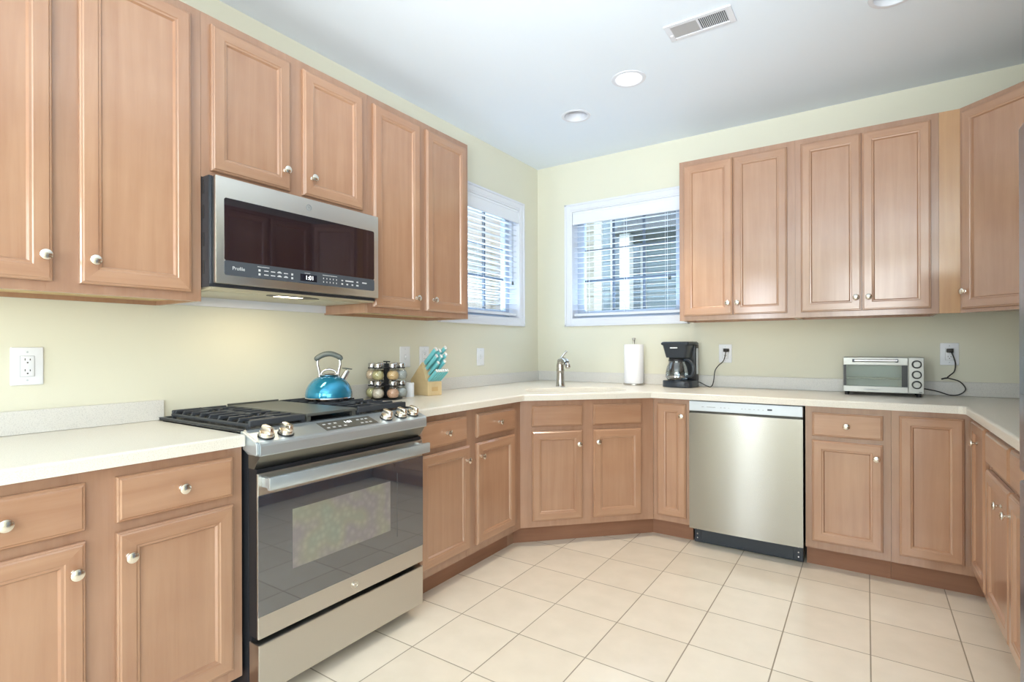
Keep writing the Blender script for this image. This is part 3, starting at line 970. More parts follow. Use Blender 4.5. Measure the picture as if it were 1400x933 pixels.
obj('storage_drawer', b, M['steel'], t)

# ------------------------------------------------------------------ microwave
t = thing('microwave', 'stainless over-the-range microwave with dark glass door', 'microwave', (0.400, -2.895, 1.414), HP)
MW = t
b = new(); box(b, -.003, .760, .018, .397, .004, .402)
obj('body', b, M['slate'], t)
b = new()
for z in (.05, .15, .25, .34): box(b, -.0042, -.0028, .05, .058, z, z + .05)
obj('side_slots', b, M['slot'], t)
b = new(); box(b, .006, .759, -.010, .016, .016, .401, .004)
dr = obj('door', b, M['steel'], t, 30)
def rrect(x0, x1, z0, z1, r, n=5):
    out = []
    for cx_, cz_, a0 in ((x1 - r, z1 - r, 0), (x0 + r, z1 - r, HP), (x0 + r, z0 + r, PI), (x1 - r, z0 + r, 1.5 * PI)):
        for i in range(n + 1):
            a = a0 + HP * i / n
            out.append((cx_ + r * math.cos(a), cz_ + r * math.sin(a)))
    return out
b = new(); prism(b, rrect(.036, .731, .100, .326, .008), 'y', -.0116, -.0098)
obj('door_glass', b, M['mwglass'], dr)
b = new(); prism(b, rrect(.036, .731, .0475, .1005, .008), 'y', -.0117, -.0098)
cp = obj('control_strip', b, M['control'], dr)
text('nameplate', 'Profile', .018, M['print'], cp, (.088, -.0121, .074))
b = new(); box(b, .342, .420, -.0123, -.0115, .057, .086)
obj('display', b, M['display'], cp)
text('clock_digits', '1:01', .024, M['digits'], cp, (.385, -.0128, .0715))
b = new()
for i in range(6):
    for z in (.078, .063):
        x = .168 + i * .0275
        if i in (0, 5) : box(b, x - .004, x + .004, -.0121, -.0116, z - .004, z + .004)
        else:
            box(b, x - .009, x + .009, -.0121, -.0116, z - .0015, z + .002)
            if i == 3 or (i == 4 and z < .07): box(b, x - .005, x + .005, -.0121, -.0116, z + .0025, z + .005)
obj('cooking_keys', b, M['print'], cp)
for xa, xb, za, zb in ((.160, .208, .0905, .0925), (.362, .388, .0895, .0912), (.448, .522, .0905, .0925)):
    b = new(); box(b, xa, xb, -.0121, -.0116, za, zb); obj('caption', b, M['print'], cp)
b = new()
for i in range(5):
    for z in (.078, .063): box(b, .451 + i * .0165, .4545 + i * .0165, -.0121, -.0116, z - .003, z + .003)
obj('number_keys', b, M['print'], cp)
b = new()
for x, wd in ((.549, .009), (.576, .009), (.604, .009), (.632, .013)):
    box(b, x - wd / 2, x + wd / 2, -.0121, -.0116, .060, .067)
for x, wd in ((.549, .009), (.588, .044), (.632, .010), (.672, .026)):
    box(b, x - wd / 2, x + wd / 2, -.0121, -.0116, .076, .0815)
obj('function_keys', b, M['print'], cp)
emblem(dr, -2.511 + 2.895, 1.778 - 1.414, -.0103, M['faintprint'], .012)
b = new()
box(b, .004, .752, .018, .385, -.004, .004)
obj('underside', b, M['underpan'] if 'underpan' in M else mat('pale_metal_pan', srgb(196, 190, 166), 0.35, 0.5), t)
for xa in (.030, .530):
    f = new(); prism(f, [(xa, .09), (xa + .19, .09), (xa + .16, .25), (xa, .25)], 'z', -.0065, -.0035, .001)
    obj('grease_filter', f, M['griddlefilter'] if 'griddlefilter' in M else mat('filter_mesh', srgb(206, 204, 190), 0.5, 0.4), t)
f = new(); prism(f, [(.25 + .24 * (1 + math.cos(a)) / 2, .075 + .045 * math.sin(a)) for a in [2 * PI * i / 28 for i in range(28)]], 'z', -.0062, -.0035)
obj('lamp_recess', f, M['black'], t)
f = new(); box(f, .29, .40, .055, .095, -.0072, -.006, .0004, 1)
obj('lamp_lens', f, M['hoodlamp'], t)
f = new(); box(f, .0, .785, .386, .398, -.040, .004)
o = obj('mounting_strip', f, M['trim'], t); o['label'] = 'pale strip on the wall under the microwave'
hl = light('cooktop_light', 'AREA', 0.8, (0, 0, 0), (0, 0, 0), (1.0, 0.82, 0.55), shape='RECTANGLE', size=.30, size_y=.05)
hl.parent = MW; hl.location = (.33, .13, -.012)

# ------------------------------------------------------------------ dishwasher
x0 = 1.440
t = thing('dishwasher', 'stainless dishwasher between the narrow cabinet and the drawer cabinet', 'dishwasher', (x0, -BF, 0), 0)
b = new(); box(b, .004, .606, .012, .560, .115, .872)
obj('tub', b, M['black'], t)
b = new()
n = 24
def bulge(u): return -.030 - .007 * (1 - (2 * u - 1) ** 2)
poly = [(.003 + .603 * i / n, bulge(i / n)) for i in range(n + 1)] + [(.606, .008), (.003, .008)]
prism(b, poly, 'z', .109, .800)
obj('door_panel', b, M['steel_dw'], t, 25)
b = new()       # scooped pocket below the control strip
prism(b, [(-.030, .800), (-.022, .806), (-.016, .812), (.008, .812), (.008, .800)], 'x', .003, .606)
obj('pocket_handle', b, M['steel_dw'], t)
b = new(); box(b, .003, .606, -.030, .008, .8125, .871, .003)
cs = obj('control_strip', b, M['dwpanel'], t)
b = new()
for x, wd in [(.083, .012), (.13, .05), (.186, .007), (.206, .010), (.228, .004), (.30, .008), (.318, .005), (.34, .012), (.364, .005), (.386, .008), (.41, .005)]:
    box(b, x - wd / 2, x + wd / 2, -.0306, -.0298, .838, .8408)
obj('key_marks', b, M['faintprint'], cs)
b = new(); box(b, .432, .456, -.0307, -.0298, .838, .847)
obj('indicator_display', b, M['slate'], cs)
b = new()
box(b, .012, .600, .050, .066, .004, .110, .004)
box(b, .012, .600, .035, .050, .098, .112, .003)
kp = obj('kick_plate', b, M['navy'], t)
b = new(); box(b, .050, .552, .046, .051, .016, .085, .004)
obj('access_panel', b, M['navy'], kp)
b = new()
for x in (.030, .576):
    for z in (.03, .055, .085):
        lathe(b, [(0, 0), (.005, 0), (.004, .003), (0, .004)], 12, Matrix.Translation((x, .050, z)) @ Matrix.Rotation(HP, 4, 'X'))
obj('screws', b, M['chrome'], kp, 40)

# ------------------------------------------------------------------ refrigerator (only a sliver shows)
FX, FY = 2.666, -1.965
t = thing('refrigerator', 'stainless refrigerator at the right edge, only a sliver showing', 'refrigerator', (FX, FY, 0), -HP)
b = new(); box(b, .004, .908, .075, .680, .02, 1.755, .004); obj('case', b, M['slate'], t)
for xa, xb in ((0, .454), (.458, .912)):
    b = new(); box(b, xa, xb, 0, .070, .868, 1.770, .006)
    d = obj('upper_door', b, M['fridge'], t, 30)
    h = new(); xh = xb - .05 if xa == 0 else xa + .05
    tube(h, [(xh, -.002, 1.0), (xh, -.045, 1.02), (xh, -.045, 1.60), (xh, -.002, 1.62)], .011, 12)
    obj('handle', h, M['fridge'], d, 40)
b = new(); box(b, 0, .912, 0, .070, .07, .845, .006); d = obj('freezer_drawer', b, M['fridge'], t, 30)
h = new(); tube(h, [(.36, -.002, .79), (.36, -.045, .79), (.85, -.045, .79), (.85, -.002, .79)], .012, 12)
obj('handle', h, M['nickel'], d, 40)
b = new(); box(b, .02, .892, .03, .10, .0, .07); obj('base_grille', b, M['black'], t)

# ------------------------------------------------------------------ kettle
t = thing('kettle', 'shiny blue dome kettle on the rear right grate of the range', 'kettle', (.232, -2.281, .9535), .95)
b = new()
lathe(b, [(0, 0), (.098, 0), (.104, .004), (.1065, .010), (.105, .014), (0, .014)], 48)
obj('base', b, M['chrome'], t, 40)
b = new()
prof = [(.1055, .0142)]
for i in range(1, 13):
    a = (PI / 2) * i / 13
    prof.append((.1065 * math.cos(a) ** .82, .0142 + .100 * math.sin(a)))
prof += [(.036, .1155), (0, .1155)]
lathe(b, prof, 56)
obj('body', b, M['blue'], t, 50)
b = new(); lathe(b, [(.041, .112), (.043, .116), (.040, .119), (.025, .124), (0, .1265)], 36)
lid = obj('lid', b, M['chrome'], t, 40)
b = new()
tube(b, smooth_path([(-.036, 0, .118), (-.026, 0, .134), (0, 0, .142), (.026, 0, .134), (.036, 0, .118)], 6), .0045, 10)
obj('lid_loop', b, M['chrome'], lid, 40)
for sx_ in (-1, 1):
    b = new()
    tube(b, smooth_path([(sx_ * .040, 0, .104), (sx_ * .044, 0, .135), (sx_ * .050, 0, .165), (sx_ * .049, 0, .186)], 6), .0058, 10, flat=.7)
    lathe(b, [(0, 0), (.012, 0), (.010, .004), (0, .006)], 16, Matrix.Translation((sx_ * .041, 0, .106)))
    obj('handle_arm', b, M['chrome'], t, 40)
b = new()
tube(b, smooth_path([(-.060, 0, .184), (-.045, 0, .200), (-.015, 0, .213), (.015, 0, .213), (.045, 0, .200), (.058, 0, .186)], 6), [.006, .0085, .0105, .012, .0125, .0125] + [.0125] * 20 + [.012, .0105, .0095, .008, .006], 12)
obj('grip', b, M['grip'], t, 40)
b = new()
tube(b, smooth_path([(.058, .012, .088), (.074, .016, .116), (.085, .019, .134)], 6), [.017 - .006 * i / 12 for i in range(13)], 16)
sp = obj('spout', b, M['chrome'], t, 40)
b = new(); tube(b, [(.060, .014, .146), (.082, .018, .143), (.104, .022, .140)], [.006, .010, .007], 12, flat=.35)
obj('spout_cap', b, M['grip'], sp, 40)

# ------------------------------------------------------------------ spice carousel and jars
SX, SY = .140, -1.838
t = thing('spice_carousel', 'round black two-tier spice carousel beside the range', 'spice rack', (SX, SY, CT1), 0)
b = new(); lathe(b, [(0, 0), (.082, 0), (.086, .004), (.082, .009), (.02, .011), (0, .011)], 40); obj('base', b, M['black'], t, 40)
b = new(); lathe(b, [(0, .010), (.016, .010), (.016, .196), (0, .196)], 6); obj('column', b, M['black'], t)
for z in (.074, .170):
    b = new(); lathe(b, [(.014, z), (.060, z), (.062, z + .002), (.060, z + .005), (.014, z + .005)], 40); obj('tier_ring', b, M['black'], t, 40)
    b = new()
    for k in range(6):
        a = math.radians(-48 + 30 + 60 * k)
        c = Vector((math.cos(a), math.sin(a), 0)) * .078
        lathe(b, [(.0185, z - .001), (.0215, z - .001), (.0215, z + .005), (.0185, z + .005), (.0185, z - .001)], 20, Matrix.Translation((c.x, c.y, 0)))
    obj('jar_collars', b, M['black'], t, 40)
b = new(); tube(b, [(-.024, 0, .205), (.024, 0, .205)], .0035, 8); tube(b, [(0, 0, .195), (0, 0, .206)], .004, 8); obj('turning_knob', b, M['black'], t, 40)
spices = [((196, 176, 130), 'tan'), ((206, 160, 128), 'reddish'), ((176, 182, 180), 'grey-green'), ((120, 110, 80), 'brown'), ((210, 190, 150), 'beige'), ((226, 214, 200), 'pale'), ]
sp_cols = {0: [(222, 190, 140), (190, 196, 196), (150, 140, 100), (140, 120, 90), (226, 204, 180), (206, 198, 150)],
           1: [(222, 178, 150), (184, 190, 190), (150, 130, 90), (130, 110, 80), (206, 204, 156), (238, 228, 214)]}
names_pos = ['front right', 'far right', 'rear right', 'rear left', 'far left', 'front left']
def sp_mat(c):
    m = mat('ground_spice', srgb(*c), 0.9)
    N, Lk, bb = nodes(m)
    tc = N.new('ShaderNodeTexCoord'); n_ = N.new('ShaderNodeTexNoise'); n_.inputs['Scale'].default_value = 260
    Lk.new(tc.outputs['Object'], n_.inputs['Vector'])
    r_ = ramp(N, [(0.3, tuple(x * .6 for x in srgb(*c)[:3]) + (1,)), (0.6, srgb(*c))])
    Lk.new(n_.outputs['Fac'], r_.inputs[0]); Lk.new(r_.outputs[0], bb.inputs['Base Color'])
    return m
for tier, zb in ((1, .0105), (0, .1075)):
    for k in range(6):
        a = math.radians(-48 + 30 + 60 * k)
        p = (SX + .078 * math.cos(a), SY + .078 * math.sin(a), CT1 + zb + .0015)
        tierw = 'upper' if tier == 0 else 'lower'
        j = thing('spice_jar', 'round glass spice jar, %s on the %s tier of the carousel' % (names_pos[k], tierw), 'spice jar', p, 0, 'spice jars on the carousel')
        b = new()
        lathe(b, [(0, 0), (.020, 0), (.028, .006), (.0322, .018), (.0322, .030), (.028, .043), (.0195, .052), (.0175, .055), (.0175, .072), (.016, .072)], 28)
        obj('jar', b, M['jarglass'], j, 50)
        b = new()
        lathe(b, [(0, .002), (.019, .002), (.0265, .0075), (.0305, .018), (.0305, .029), (.0265, .041), (.017, .048), (0, .049)], 24)
        obj('spice', b, sp_mat(sp_cols[tier][k]), j, 50)
        b = new(); lathe(b, [(.0172, .062), (.0195, .062), (.0200, .070), (.0198, .086), (.0175, .089), (0, .089)], 24)
        obj('lid', b, M['chrome'], j, 40)

# white canister
t = thing('canister', 'small plain white canister between the spice carousel and knife block', 'canister', (.150, -1.676, CT1), 0)
b = new(); lathe(b, [(0, 0), (.026, 0), (.0275, .003), (.0275, .068), (0, .068)], 32); obj('body', b, M['plastic'], t, 40)
b = new(); lathe(b, [(0, .0685), (.0278, .0685), (.0278, .078), (.025, .081), (0, .082)], 32); obj('lid', b, M['plastic'], t, 40)

# ------------------------------------------------------------------ knife block, scissors and knives
KB = (.215, -1.592)
ka = -.15
t = thing('knife_block', 'pale wooden knife block full of turquoise-handled knives', 'knife block', (KB[0], KB[1], CT1), ka)
b = new()
prism(b, [(0, 0), (0, .082), (-.016, .086), (-.056, .196), (-.165, .088), (-.152, 0)], 'y', 0, .105, .0025)
obj('block', b, M['birch'], t)
b = new(); box(b, -.0002, .0006, .030, .075, .026, .050, .0002, 1)
o = obj('stamped_mark', b, mat('stamped_wood', srgb(206, 170, 120), 0.6), t)
ax = Vector((.77, 0, .64)).normalized()           # direction the handles point
side = Vector((0, 1, 0)); nrm = ax.cross(side)
def knife(y, base, L_, w, th, label, name='kitchen_knife', grp='knives in the block'):
    """handle with end cap, collar and hidden blade; base is a point on the slanted face (x,z)"""
    k = thing(name, label, 'knife', (0, 0, 0), 0, grp)
    R = Matrix((ax, side, -nrm)).transposed().to_4x4()
    org = Matrix.Translation((KB[0], KB[1], CT1)) @ Matrix.Rotation(ka, 4, 'Z') @ Matrix.Translation((base[0], y, base[1])) @ R
    k.matrix_world = org
    h = new(); box(h, .006, L_ - .008, -th / 2, th / 2, -w / 2, w / 2, min(.005, th * .35), 2); obj('handle', h, M['teal'], k, 40)
    c = new(); box(c, L_ - .008, L_, -th / 2, th / 2, -w / 2, w / 2, .002, 1); o = obj('end_cap', c, M['cap'], k); o['label'] = 'bright end cap'
    c = new(); box(c, .0015, .006, -th / 2 + .001, th / 2 - .001, -w / 2 + .001, w / 2 - .001); obj('bolster', c, M['cap'], k)
    return k
def fp(s_):   # along the slanted face from lower front (0) to upper back (1)
    a_, c_ = Vector((-.016, .086)), Vector((-.056, .196)); p = a_ + (c_ - a_) * s_; return (p.x, p.y)
knife(.020, fp(.90), .140, .026, .017, 'long turquoise knife handle at the top left of the block')
knife(.050, fp(.86), .134, .026, .017, 'turquoise knife handle in the middle of the block top row')
knife(.083, fp(.92), .150, .022, .015, 'turquoise sharpening steel handle standing highest at the back of the block')
knife(.022, fp(.62), .128, .022, .016, 'turquoise knife handle in the second row, left')
knife(.052, fp(.58), .132, .022, .016, 'turquoise knife handle in the second row, middle')
knife(.084, fp(.62), .140, .022, .016, 'turquoise knife handle in the second row, right')
knife(.030, fp(.32), .118, .020, .015, 'turquoise knife handle in the third row, left')
knife(.074, fp(.34), .126, .020, .015, 'turquoise knife handle in the third row, right')
pos6 = ['leftmost', 'second from the left', 'third from the left', 'third from the right', 'second from the right', 'rightmost']
for i in range(6):
    knife(.012 + i * .0162, (-.0075, .0865), .100, .020, .0125, 'short turquoise steak knife, %s of the row at the block front' % pos6[i], 'steak_knife', 'steak knives in the front row')

# ------------------------------------------------------------------ paper towels
TX, TY = .897, -.112
t = thing('paper_towel_holder', 'upright steel paper towel holder left of the coffee maker', 'paper towel holder', (TX, TY, CT1), 0)
b = new(); lathe(b, [(0, 0), (.074, 0), (.078, .003), (.078, .010), (.074, .013), (0, .013)], 40); obj('base', b, M['satin'], t, 40)
b = new(); lathe(b, [(.006, .012), (.006, .315), (0, .315)], 16); obj('rod', b, M['satin'], t, 40)
b = new(); lathe(b, [(.008, .306), (.0085, .320), (.011, .334), (.0145, .342), (.013, .346), (0, .348)], 24); obj('finial', b, M['satin'], t, 40)
t = thing('paper_towel_roll', 'white paper towel roll on the upright holder', 'paper towels', (TX, TY, CT1 + .0135), 0)
b = new(); lathe(b, [(.020, 0), (.069, 0), (.0705, .002), (.0705, .283), (.069, .285), (.020, .285), (.020, 0)], 56); obj('paper', b, M['paper'], t, 40)
b = new(); lathe(b, [(.0185, .0002), (.0198, .0002), (.0198, .2848), (.0185, .2848), (.0185, .0002)], 32); obj('core', b, mat('cardboard', srgb(170, 140, 105), 0.9), t, 40)

# ------------------------------------------------------------------ coffee maker
CX, CY = 1.245, -.150
t = thing('coffee_maker', 'black drip coffee maker on the back counter, plugged in', 'coffee maker', (CX, CY, CT1), -.10)
b = new()   # base foot with rounded nose
prism(b, [(-.105, .08)] + [(-.105 * math.cos(a), -.035 - .065 * math.sin(a)) for a in [PI * i / 16 for i in range(17)]] + [(.105, .08)], 'z', 0, .046, .008, seg=3)
obj('base', b, M['navy'], t, 40)
b = new(); lathe(b, [(0, .046), (.068, .046), (.068, .050), (0, .051)], 36, Matrix.Translation((0, -.040, 0))); obj('warming_plate', b, M['slate'], t, 40)
b = new(); lathe(b, [(0, 0), (.020, 0), (.017, .010), (0, .011)], 20, Matrix.Translation((.083, -.078, .024)) @ Matrix.Rotation(HP, 4, 'X')); obj('power_switch', b, M['slate'], t, 40)
b = new(); box(b, -.098, .098, .040, .105, .040, .300, .010, 3); obj('water_tank', b, M['black'], t, 40)
b = new(); box(b, .0965, .0995, .055, .09, .09, .27, .001); obj('water_gauge', b, M['dwpanel'], t)
b = new()   # filter housing, narrowing downwards
q = bmesh.new()
def ring(bm_, wx, yf, yb_, z, r=.02, n=6):
    out = []
    for cx_, cy_, a0 in ((wx - r, yb_ - r, 0), (-wx + r, yb_ - r, HP), (-wx + r, yf + r, PI), (wx - r, yf + r, 1.5 * PI)):
        for i in range(n + 1):
            a = a0 + HP * i / n
            out.append(bm_.verts.new((cx_ + r * math.cos(a), cy_ + r * math.sin(a), z)))
    return out
rs_ = [ring(q, .072, -.075, .05, .206), ring(q, .088, -.095, .06, .290), ring(q, .100, -.098, .105, .296), ring(q, .100, -.098, .105, .308), ring(q, .092, -.09, .098, .316)]
for r0, r1 in zip(rs_, rs_[1:]):
    for i in range(len(r0)): q.faces.new((r0[i], r0[(i + 1) % len(r0)], r1[(i + 1) % len(r0)], r1[i]))
q.faces.new(rs_[0]); q.faces.new(rs_[-1]); bmesh.ops.recalc_face_normals(q, faces=q.faces)
merge(b, q); obj('brew_basket', b, M['navy'], t, 40)
b = new(); box(b, -.030, .022, -.0948, -.0918, .270, .277, .0004, 1); obj('brand_mark', b, M['plastic'], t)
b = new()
pts = smooth_path([(.060, .105, .030), (.112, .07, .034), (.160, .08, .010), (.188, .085, .006), (.200, .100, .040), (.205, .114, .112), (.228, .116, .150), (.262, .120, .186), (.279, .118, .250)], 8)
tube(b, pts, .0032, 8)
obj('cord', b, M['rubber'], t, 40)
b = new(); box(b, .266, .294, .096, .142, .245, .268, .004); obj('plug', b, M['rubber'], t, 40)
t2 = thing('coffee_carafe', 'empty glass carafe with black handle inside the coffee maker', 'carafe', (CX - .006, CY - .041, CT1 + .0515), -.10)
b = new(); lathe(b, [(0, 0), (.058, 0), (.069, .006), (.075, .022), (.075, .05), (.069, .085), (.056, .115), (.052, .128), (.054, .136)], 40)
obj('glass', b, M['carafe'], t2, 50)
b = new(); lathe(b, [(.0755, .020), (.077, .020), (.077, .030), (.0755, .030), (.0755, .020)], 40); obj('band', b, M['chrome'], t2, 40)
b = new(); lathe(b, [(.055, .130), (.057, .130), (.057, .140), (.050, .146), (0, .148)], 36); obj('lid', b, M['black'], t2, 40)
b = new(); tube(b, smooth_path([(.050, -.01, .136), (.084, -.018, .138), (.116, -.026, .112), (.126, -.029, .065), (.108, -.024, .030), (.074, -.014, .026)], 6), .0085, 10, flat=1.2)
obj('handle', b, M['navy'], t2, 40)

# ------------------------------------------------------------------ toaster oven
t = thing('toaster_oven', 'silver toaster oven with three black-ringed dials', 'toaster oven', (2.218, -.228, CT1), 0)
Wt = .374; Z0, Z1 = .020, .218
b = new()
box(b, 0, Wt, 0, .190, Z1 - .006, Z1, .002); box(b, 0, .005, 0, .190, Z0, Z1, .001); box(b, Wt - .005, Wt, 0, .190, Z0, Z1, .001)
box(b, .005, Wt - .005, 0, .190, Z0, Z0 + .006); box(b, .005, Wt - .005, .184, .190, Z0 + .006, Z1 - .006)
box(b, .304, .310, .004, .184, Z0 + .006, Z1 - .006)
obj('case', b, M['toaster'], t)
b = new(); box(b, .306, Wt, -.012, .003, Z0, Z1, .002); obj('control_face', b, M['toaster'], t)
b = new()
box(b, .001, .304, -.012, -.001, Z1 - .044, Z1 - .001, .002); box(b, .001, .304, -.012, -.001, Z0, Z0 + .034, .002)
df = obj('door', b, M['toaster'], t)
b = new(); box(b, .002, .016, -.011, -.002, Z0 + .034, Z1 - .044); obj('door_edge', b, M['black'], df)
b = new(); box(b, .276, .303, -.011, -.002, Z0 + .034, Z1 - .044); obj('door_edge', b, M['black'], df)
b = new(); box(b, .016, .276, -.008, -.005, Z0 + .034, Z1 - .044); obj('door_glass', b, M['toastglass'], df)
b = new(); tube(b, [(.056, -.034, Z1 - .018), (.256, -.034, Z1 - .018)], .0075, 14)
hd = obj('handle', b, M['chrome'], df, 40)
b = new()
for x in (.052, .252): box(b, x - .006, x + .008, -.040, -.011, Z1 - .027, Z1 - .010, .002)
obj('handle_brackets', b, M['slate'], hd)
for z in (1.095, 1.038, .983):
    b = new()
    mx_ = Matrix.Translation((.342, -.0122, z - CT1)) @ Matrix.Rotation(HP, 4, 'X')
    lathe(b, [(.0145, 0), (.0225, 0), (.0225, .008), (.0205, .011), (.0145, .011)], 32, mx_)
    o = obj('dial_ring', b, M['black'], t, 40)
    b = new()
    lathe(b, [(0, 0), (.0165, 0), (.0165, .012), (.0150, .015), (0, .015)], 28, mx_)
    box(b, -.0015, .0015, .002, .014, .0145, .017, mx=mx_)
    d_ = obj('dial', b, M['toaster'], t, 40); o.parent = d_
b = new(); box(b, .10, .17, -.0126, -.0118, Z0 + .013, Z0 + .018); obj('brand_mark', b, M['faintprint'], df)
b = new(); box(b, .352, .366, -.0126, -.0118, Z0 + .006, Z0 + .010); obj('rating_mark', b, M['slate'], t)
b = new(); box(b, .010, .300, .010, .180, Z0 + .020, Z0 + .023)
obj('crumb_tray', b, M['toaster'], t)
b = new()
for i in range(12): tube(b, [(.008, .012 + i * .0145, Z0 + .075), (.302, .012 + i * .0145, Z0 + .075)], .0016, 6)
tube(b, [(.008, .010, Z0 + .080), (.302, .010, Z0 + .080)], .003, 6)
obj('wire_rack', b, M['chrome'], t, 40)
for x in (.018, Wt - .020):
    for y in (.014, .17):
        b = new(); lathe(b, [(0, 0), (.009, 0), (.011, .004), (.011, .0205), (0, .0205)], 16, Matrix.Translation((x, y, 0))); obj('foot', b, M['black'], t, 40)
b = new()
wc = [(2.594, -.09, .955), (2.662, -.06, .940), (2.720, -.055, .9205), (2.762, -.05, .926), (2.788, -.045, .956), (2.763, -.040, .997), (2.714, -.036, 1.015), (2.722, -.034, 1.030), (2.742, -.030, 1.054), (2.746, -.028, 1.103), (2.730, -.030, 1.160)]
loc_ = [(p[0] - 2.218, p[1] + .228, p[2] - CT1) for p in wc]
tube(b, smooth_path(loc_, 8), .0032, 8)
tube(b, smooth_path([(2.714 - 2.218, -.036 + .228, 1.015 - CT1), (2.70 - 2.218, -.036 + .228, 1.013 - CT1), (2.684 - 2.218, -.036 + .228, 1.008 - CT1)], 5), .0042, 8)
obj('cord', b, M['rubber'], t, 40)
b = new(); box(b, 2.708 - 2.218, 2.738 - 2.218, -.045 + .228, -.0075 + .228, 1.158 - CT1, 1.180 - CT1, .004); obj('plug', b, M['rubber'], t, 40)

# ------------------------------------------------------------------ outlets and switches
def wall_plate(label, loc, rotz, kind, w=.084, h=.126, cat='outlet'):
    t = thing('wall_outlet' if kind == 'duplex' else 'light_switch', label, cat, loc, rotz)
    b = new(); box(b, -w / 2, w / 2, -.0065, -.0005, -h / 2, h / 2, .003, 3); obj('plate', b, M['plastic'], t, 40)
    if kind == 'duplex':
        b = new(); box(b, -.0175, .0175, -.0095, -.006, -.034, .034, .002); r_ = obj('receptacle', b, M['plastic'], t, 40)
        s_ = new()
        for zc_ in (.018, -.018):
            for x_, hh in ((-.0065, .0075), (.0065, .006)): box(s_, x_ - .0011, x_ + .0011, -.0099, -.0092, zc_ + .001, zc_ + .001 + hh)
            lathe(s_, [(0, 0), (.0024, 0), (.0024, .0006), (0, .0006)], 12, Matrix.Translation((0, -.0094, zc_ - .006)) @ Matrix.Rotation(HP, 4, 'X'))
        obj('slots', s_, M['slot'], r_)
        b = new()
        for (xa, xb, za, zb) in ((-.0185, .0185, .034, .0348), (-.0185, .0185, -.0348, -.034), (-.0185, -.0177, -.034, .034), (.0177, .0185, -.034, .034)): box(b, xa, xb, -.0068, -.0062, za, zb)
        obj('opening_line', b, M['faintprint'], t)
    else:
        b = new(); box(b, -.005, .005, -.0085, -.006, -.012, .012, .001); box(b, -.004, .004, -.017, -.008, -.002, .008, .0015, mx=Matrix.Rotation(.15, 4, 'X')); obj('toggle', b, M['plastic'], t, 40)
        b = new()
        for (xa, xb, za, zb) in ((-.0062, .0062, .0125, .0134), (-.0062, .0062, -.0134, -.0125), (-.0062, -.0053, -.0125, .0125), (.0053, .0062, -.0125, .0125)): box(b, xa, xb, -.0070, -.0062, za, zb)
        obj('opening_line', b, M['faintprint'], t)
    b = new()
    for zc_ in (h / 2 - .016, -h / 2 + .016): lathe(b, [(0, 0), (.0028, 0), (.002, .001), (0, .0012)], 12, Matrix.Translation((0, -.0066, zc_)) @ Matrix.Rotation(HP, 4, 'X'))
    obj('plate_screws', b, M['dwpanel'], t, 40)
    return t
wall_plate('white outlet above the bare counter left of the range', (0, -3.297, 1.139), HP, 'duplex')
wall_plate('white switch plate on the wall behind the spice carousel', (0, -1.565, 1.139), HP, 'toggle', cat='switch')
wall_plate('white outlet partly hidden behind the turquoise knife handles', (0, -1.397, 1.139), HP, 'duplex')
wall_plate('white switch plate under the corner window, right of the knife block', (0, -.812, 1.126), HP, 'toggle', cat='switch')
wall_plate('white outlet the coffee maker is plugged into', (1.518, 0, 1.147), 0, 'duplex')
wall_plate('white outlet the toaster oven is plugged into', (2.723, 0, 1.149), 0, 'duplex')

# ------------------------------------------------------------------ ceiling fixtures
def downlight(x, y, lit, label):
    t = thing('recessed_light', label, 'ceiling light', (x, y, HC), 0, 'recessed ceiling lights')
    b = new(); lathe(b, [(CR - .003, .002), (CR - .002, -.0035), (CR + .004, -.005), (.094, -.0035), (.0955, -.0005), (CR - .003, -.0005)], 48); obj('trim_ring', b, M['trim'], t, 40)
    b = new(); lathe(b, [(CR - .003, -.003), (CR - .006, .010), (.055, .085), (0, .088)], 48)
    obj('reflector', b, M['trim'] if lit else M['trim'], t, 50)
    b = new(); lathe(b, [(0, .060), (.035, .062), (.050, .070), (.052, .080), (0, .082)], 40)
    obj('lamp', b, M['lamp'] if lit else M['plastic'], t, 40)
    if lit:
        l_ = light('recessed_lamp', 'SPOT', 60, (0, 0, 0), (0, 0, 0), (1.0, 0.84, 0.63), spot_size=math.radians(82), spot_blend=.6, shadow_soft_size=.05)
        l_.parent = t; l_.location = (0, 0, .045)
    return t
downlight(*CANS[0], True, 'lit recessed ceiling light in front of the vent')
downlight(*CANS[1], False, 'unlit recessed ceiling light nearest the corner over the sink')
downlight(*CANS[2], False, 'recessed ceiling light cut off by the top edge at the right')

t = thing('ceiling_vent', 'white rectangular ceiling vent with louvred grille', 'vent', (1.688, -1.3315, HC), 0)
hw, hh = .150, .070
b = new()
for (xa, xb, ya, yb) in ((-hw, -hw + .026, -hh, hh), (hw - .026, hw, -hh, hh), (-hw + .026, hw - .026, -hh, -hh + .022), (-hw + .026, hw - .026, hh - .022, hh), (-.006, .004, -hh + .022, hh - .022)):
    box(b, xa, xb, ya, yb, -.008, -.0005, .002)
obj('frame', b, M['trim'], t)
b = new(); box(b, -hw + .02, hw - .02, -hh + .018, hh - .018, -.0022, -.0006); obj('backing', b, M['slate'], t)
b = new()
for i in range(15):
    x = .011 + i * .0079
    box(b, -.0035, .0035, -hh + .022, hh - .022, -.0004, .0004, mx=Matrix.Translation((x, 0, -.005)) @ Matrix.Rotation(math.radians(38), 4, 'Y'))
obj('open_louvres', b, M['trim'], t)
b = new()
for i in range(15):
    x = -.010 - i * .0079
    box(b, -.0046, .0046, -hh + .022, hh - .022, -.0004, .0004, mx=Matrix.Translation((x, 0, -.0048)) @ Matrix.Rotation(math.radians(-20), 4, 'Y'))
obj('closed_louvres', b, M['dwpanel'], t)
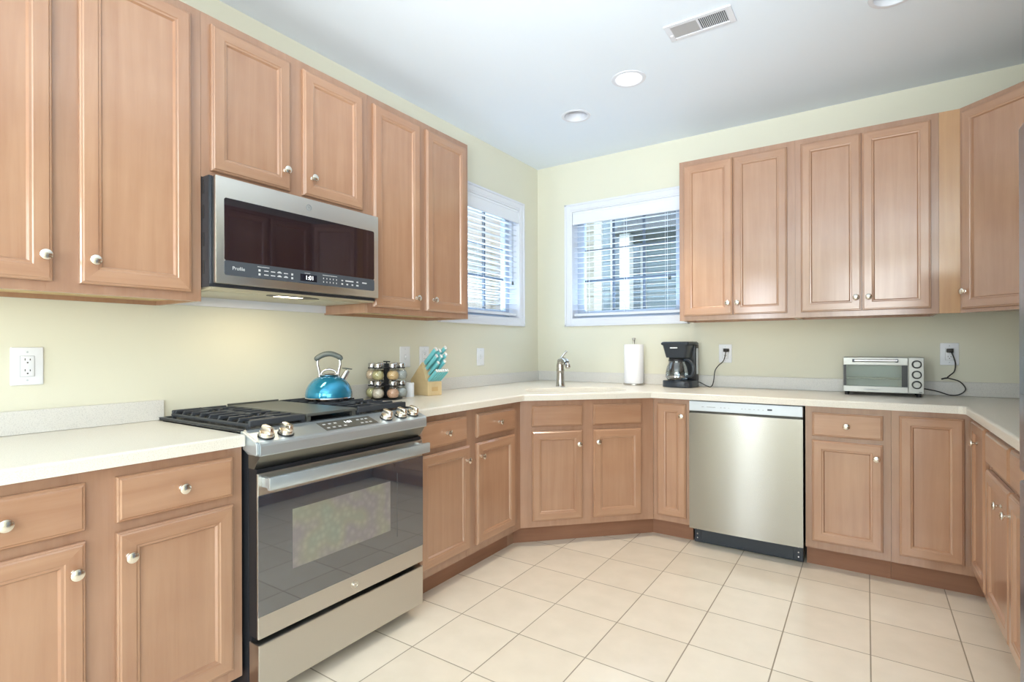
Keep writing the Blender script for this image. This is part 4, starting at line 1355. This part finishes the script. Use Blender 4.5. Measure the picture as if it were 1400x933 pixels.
b = new(); box(b, -hw + .010, -hw + .022, .012, .018, -.014, -.006, .001); obj('damper_lever', b, M['trim'], t)

# ------------------------------------------------------------------ outside the windows
b = new(); box(b, -14, 16, .4, 16, -.6, -.5); box(b, -14, -.4, -10, .4, -.6, -.5)
struct(obj('ground', b, mat('lawn', srgb(120, 140, 90), 0.9)))
t = thing('neighbour_house', 'grey-blue sided house seen through the back window blind', 'house', (-1.45, 4.4, -.5), 0)
b = new(); box(b, 0, 6.0, 0, 5, 0, 5.4); obj('wall', b, siding('blue_grey_siding', srgb(132, 148, 160), srgb(96, 110, 122)), t)
b = new(); box(b, -.06, .08, -.05, .2, 0, 5.4); obj('corner_board', b, M['outdoor_trim'], t)
b = new(); prism(b, [(-2.9, 5.3), (6.4, 5.3), (2.0, 7.8)], 'y', -.4, 5.2); obj('roof', b, mat('shingle', srgb(96, 102, 110), 0.9), t)
b = new(); box(b, -2.6, -.08, .8, 5, 0, 5.4); obj('side_wing', b, siding('pale_siding', srgb(214, 208, 196), srgb(160, 154, 144)), t)
b = new(); prism(b, [(.75, 3.3), (3.6, 3.3), (2.2, 4.5)], 'y', -1.2, -.02); obj('porch_roof', b, mat('porch_shingle', srgb(88, 92, 98), 0.9), t)
b = new(); box(b, .85, 1.0, -1.15, -1.0, 0, 3.3); obj('porch_post', b, M['outdoor_trim'], t)
for xa, ya in ((.32, -.06), (-1.75, .74)):
    b = new(); box(b, xa - .08, xa + .52, ya, ya + .08, 2.1, 3.9)
    wn = obj('window', b, M['outdoor_trim'], t)
    b = new(); box(b, xa, xa + .44, ya - .005, ya + .005, 2.18, 3.82); obj('window_pane', b, mat('dark_pane', srgb(104, 118, 130), 0.1), wn)
t = thing('brick_house', 'pale brick house seen through the blind of the corner window', 'house', (-5.2, -3.0, -.5), 0)
b = new(); box(b, -4, 0, 0, 12, 0, 6.0); obj('wall', b, siding('pale_brick_courses', srgb(236, 226, 216), srgb(200, 184, 172), .08), t)
b = new(); prism(b, [(-4.4, 5.9), (.4, 5.9), (-2, 7.8)], 'y', -.4, 12.4); obj('roof', b, mat('brown_shingle', srgb(120, 108, 100), 0.9), t)
